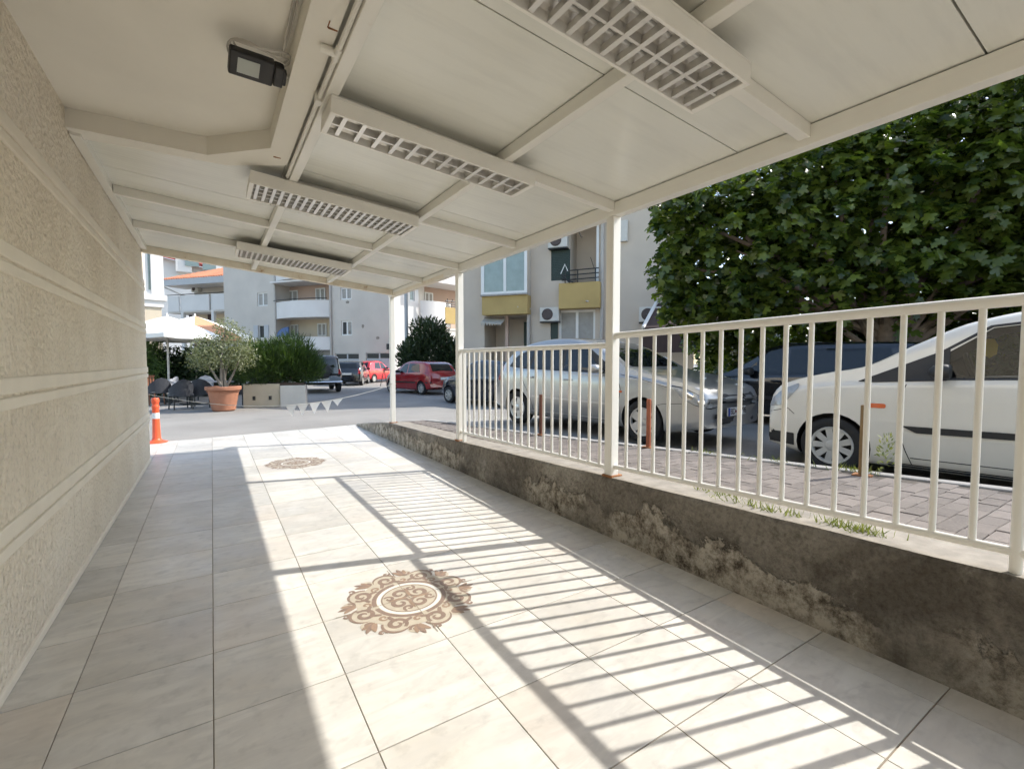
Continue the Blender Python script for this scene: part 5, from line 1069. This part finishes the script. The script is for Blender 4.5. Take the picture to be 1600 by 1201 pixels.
# pennant string from the last post to the house corner
A, Bq = Vector((2.70, 8.16, 1.0)), Vector((XW+.01, 8.2, .95)); bt = empty('pennant_string', A, 0, 'string of small white pennants slung across the passage mouth', 'bunting')
sag = lambda t: A.lerp(Bq, t)+Vector((0, 0, -1.05*t*(1-t)*(1.0)))
pts = [sag(k/30) for k in range(31)]; MB().tube([q_-A for q_ in pts], .004, 5).build('string', 'flagw', bt)
MB().tube([(-.005, -.01, .02), (-.05, .0, 0), (-.03, .08, -.01), (.05, .09, 0), (.066, .0, .01)], .006, 5).build('knot', 'cable', bt)
for k in range(5):
    t0 = .245+.052*k; a, b_ = sag(t0)-A, sag(t0+.050)-A; m_ = (a+b_)/2+Vector((random.uniform(-.02, .03), random.uniform(.01, .05), -.19 if k else -.12))
    MB().add([a, b_, a.lerp(m_, .5)+Vector((0, .012, 0)), b_.lerp(m_, .5)+Vector((0, -.006, 0)), m_], [(0, 1, 3, 2), (2, 3, 4)]).build('pennant', 'flagw', bt)

# ---- café: parasols, tables, chairs
def parasol(px, py, rad, ztop, zedge, lean, label, panel=None, rz=0):
    p = onz(px, py); o = empty('parasol', (p.x, p.y, 0), rz, label, 'parasol', 'white cafe parasols'); n = 8; lx = lean
    def rim(k, f=1): a = 2*math.pi*k/n; return (lx+rad*f*math.cos(a), rad*f*math.sin(a), ztop-(ztop-zedge)*f**1.15)
    for k in range(n):
        m_ = MB(); rows = 5; vs = []
        for i in range(rows+1):
            f = i/rows
            for j in range(4): q1, q2 = Vector(rim(k, f)), Vector(rim(k+1, f)); v = q1.lerp(q2, j/3); v.z -= .05*f*math.sin(math.pi*j/3); vs.append(v)
        for j in range(4): v = vs[rows*4+j].copy(); v.z -= .14; vs.append(v)
        m_.add(vs, [(i*4+j, i*4+j+1, i*4+5+j, i*4+4+j) for i in range(rows+1) for j in range(3)]); m_.build('canopy_panel', 'parao' if panel == k else 'para', o, smooth=True)
        MB().tube([(lx, 0, ztop-.45), Vector(rim(k, .55))-Vector((0, 0, .03))], .012, 5).build('strut', 'pole', o); MB().tube([(lx, 0, ztop-.03), Vector(rim(k, .98))-Vector((0, 0, .03))], .012, 5).build('rib', 'pole', o)
    MB().tube([(-.12, 0, .03), (lx, 0, ztop+.03)], .034, 10).build('pole', 'pole', o, smooth=True); MB().lathe([(0, .09), (.06, .09), (.10, .07), (.36, .06), (.38, .0)], 20, mat=Matrix.Translation((-.12, 0, 0))).build('base', 'iron', o, smooth=True); MB().lathe([(.0, .1), (.03, .08), (.04, 0)], 10, mat=Matrix.Translation((lx, 0, ztop))).build('finial', 'para', o)
parasol(271, 627, 1.62, 3.02, 2.36, -.10, 'white cafe parasol nearest the house corner')
parasol(313, 618, 2.2, 3.3, 2.42, -.10, 'white parasol with an orange panel behind the olive tree', 6)
def chair(px, py, face, label, mt='wicker', cush=True):
    p = onz(px, py); o = empty('cafe_chair', (p.x, p.y, 0), R(face), label, 'chair', 'chairs around the cafe tables')
    for sx in (-.24, .24):
        for sy in (-.22, .22): MB().tube([(sx, sy, 0), (sx*.95, sy*.95, .42)], .018, 6).build('leg', 'iron' if mt != 'wood' else 'wood', o)
    MB().box(-.27, .27, -.26, .26, .40, .46).build('seat', mt, o, bevel=.02)
    if mt == 'wood':
        for k in range(6): MB().box(-.24+.09*k, -.20+.09*k, .23, .26, .46, .90).build('back_slat', mt, o)
        MB().box(-.27, .27, .22, .27, .90, .96).build('top_rail', mt, o)
    else:
        bk = MB(); vs = []
        for i in range(9):
            a = math.pi*(-.12+1.24*i/8); x, y = .30*math.cos(a), .06+.24*math.sin(a); hgt = .62+.28*max(0, math.sin(a))**1.5; vs += [(x, y, .40), (x*1.05, y*1.08, hgt), (x*.9, y*.92, hgt), (x*.9, y*.92, .40)]
        bk.add(vs, [(4*i+k, 4*i+(k+1) % 4, 4*i+4+(k+1) % 4, 4*i+4+k) for i in range(8) for k in range(4)]+[(0, 1, 2, 3), (35, 34, 33, 32)]); bk.build('shell', 'cushion' if cush == 2 else mt, o, smooth=True, angle=50)
        if cush: MB().box(-.22, .22, .12, .24, .46, .82).build('back_cushion', 'cushion', o, bevel=.05)
    MB().box(-.24, .24, -.24, .2, .462, .52).build('seat_cushion', 'cushion' if cush else mt, o, bevel=.03)
def table(px, py, label, w_=.75):
    p = onz(px, py); o = empty('cafe_table', (p.x, p.y, 0), R(15), label, 'table', 'dark cafe tables')
    MB().box(-w_/2, w_/2, -w_/2, w_/2, .72, .75).build('table_top', 'tabletop', o, bevel=.008); MB().tube([(0, 0, .02), (0, 0, .72)], .04, 10).build('column', 'iron', o, smooth=True); MB().box(-.25, .25, -.25, .25, 0, .025).build('foot', 'iron', o, bevel=.005)
table(297, 631, 'dark square cafe table behind the first parasol pole', 1.0); table(337, 630, 'dark square cafe table directly behind the terracotta pot', .9)
chair(283, 639, 200, 'dark wicker armchair nearest the road, beside the parasol pole'); chair(316, 636, 170, 'dark wicker armchair left of the terracotta pot', cush=False)
chair(262, 629, 250, 'pale shell chair left of the parasol pole', cush=2); chair(322, 624, 0, 'pale shell chair on the far side of the tables', cush=2)
chair(384, 635, 240, 'dark armchair between the terracotta pot and the planter'); chair(238, 632, 40, 'slatted red-brown wooden chair at the house corner', 'wood', False); chair(249, 633, 200, 'dark chair beside the slatted wooden chair', cush=False)
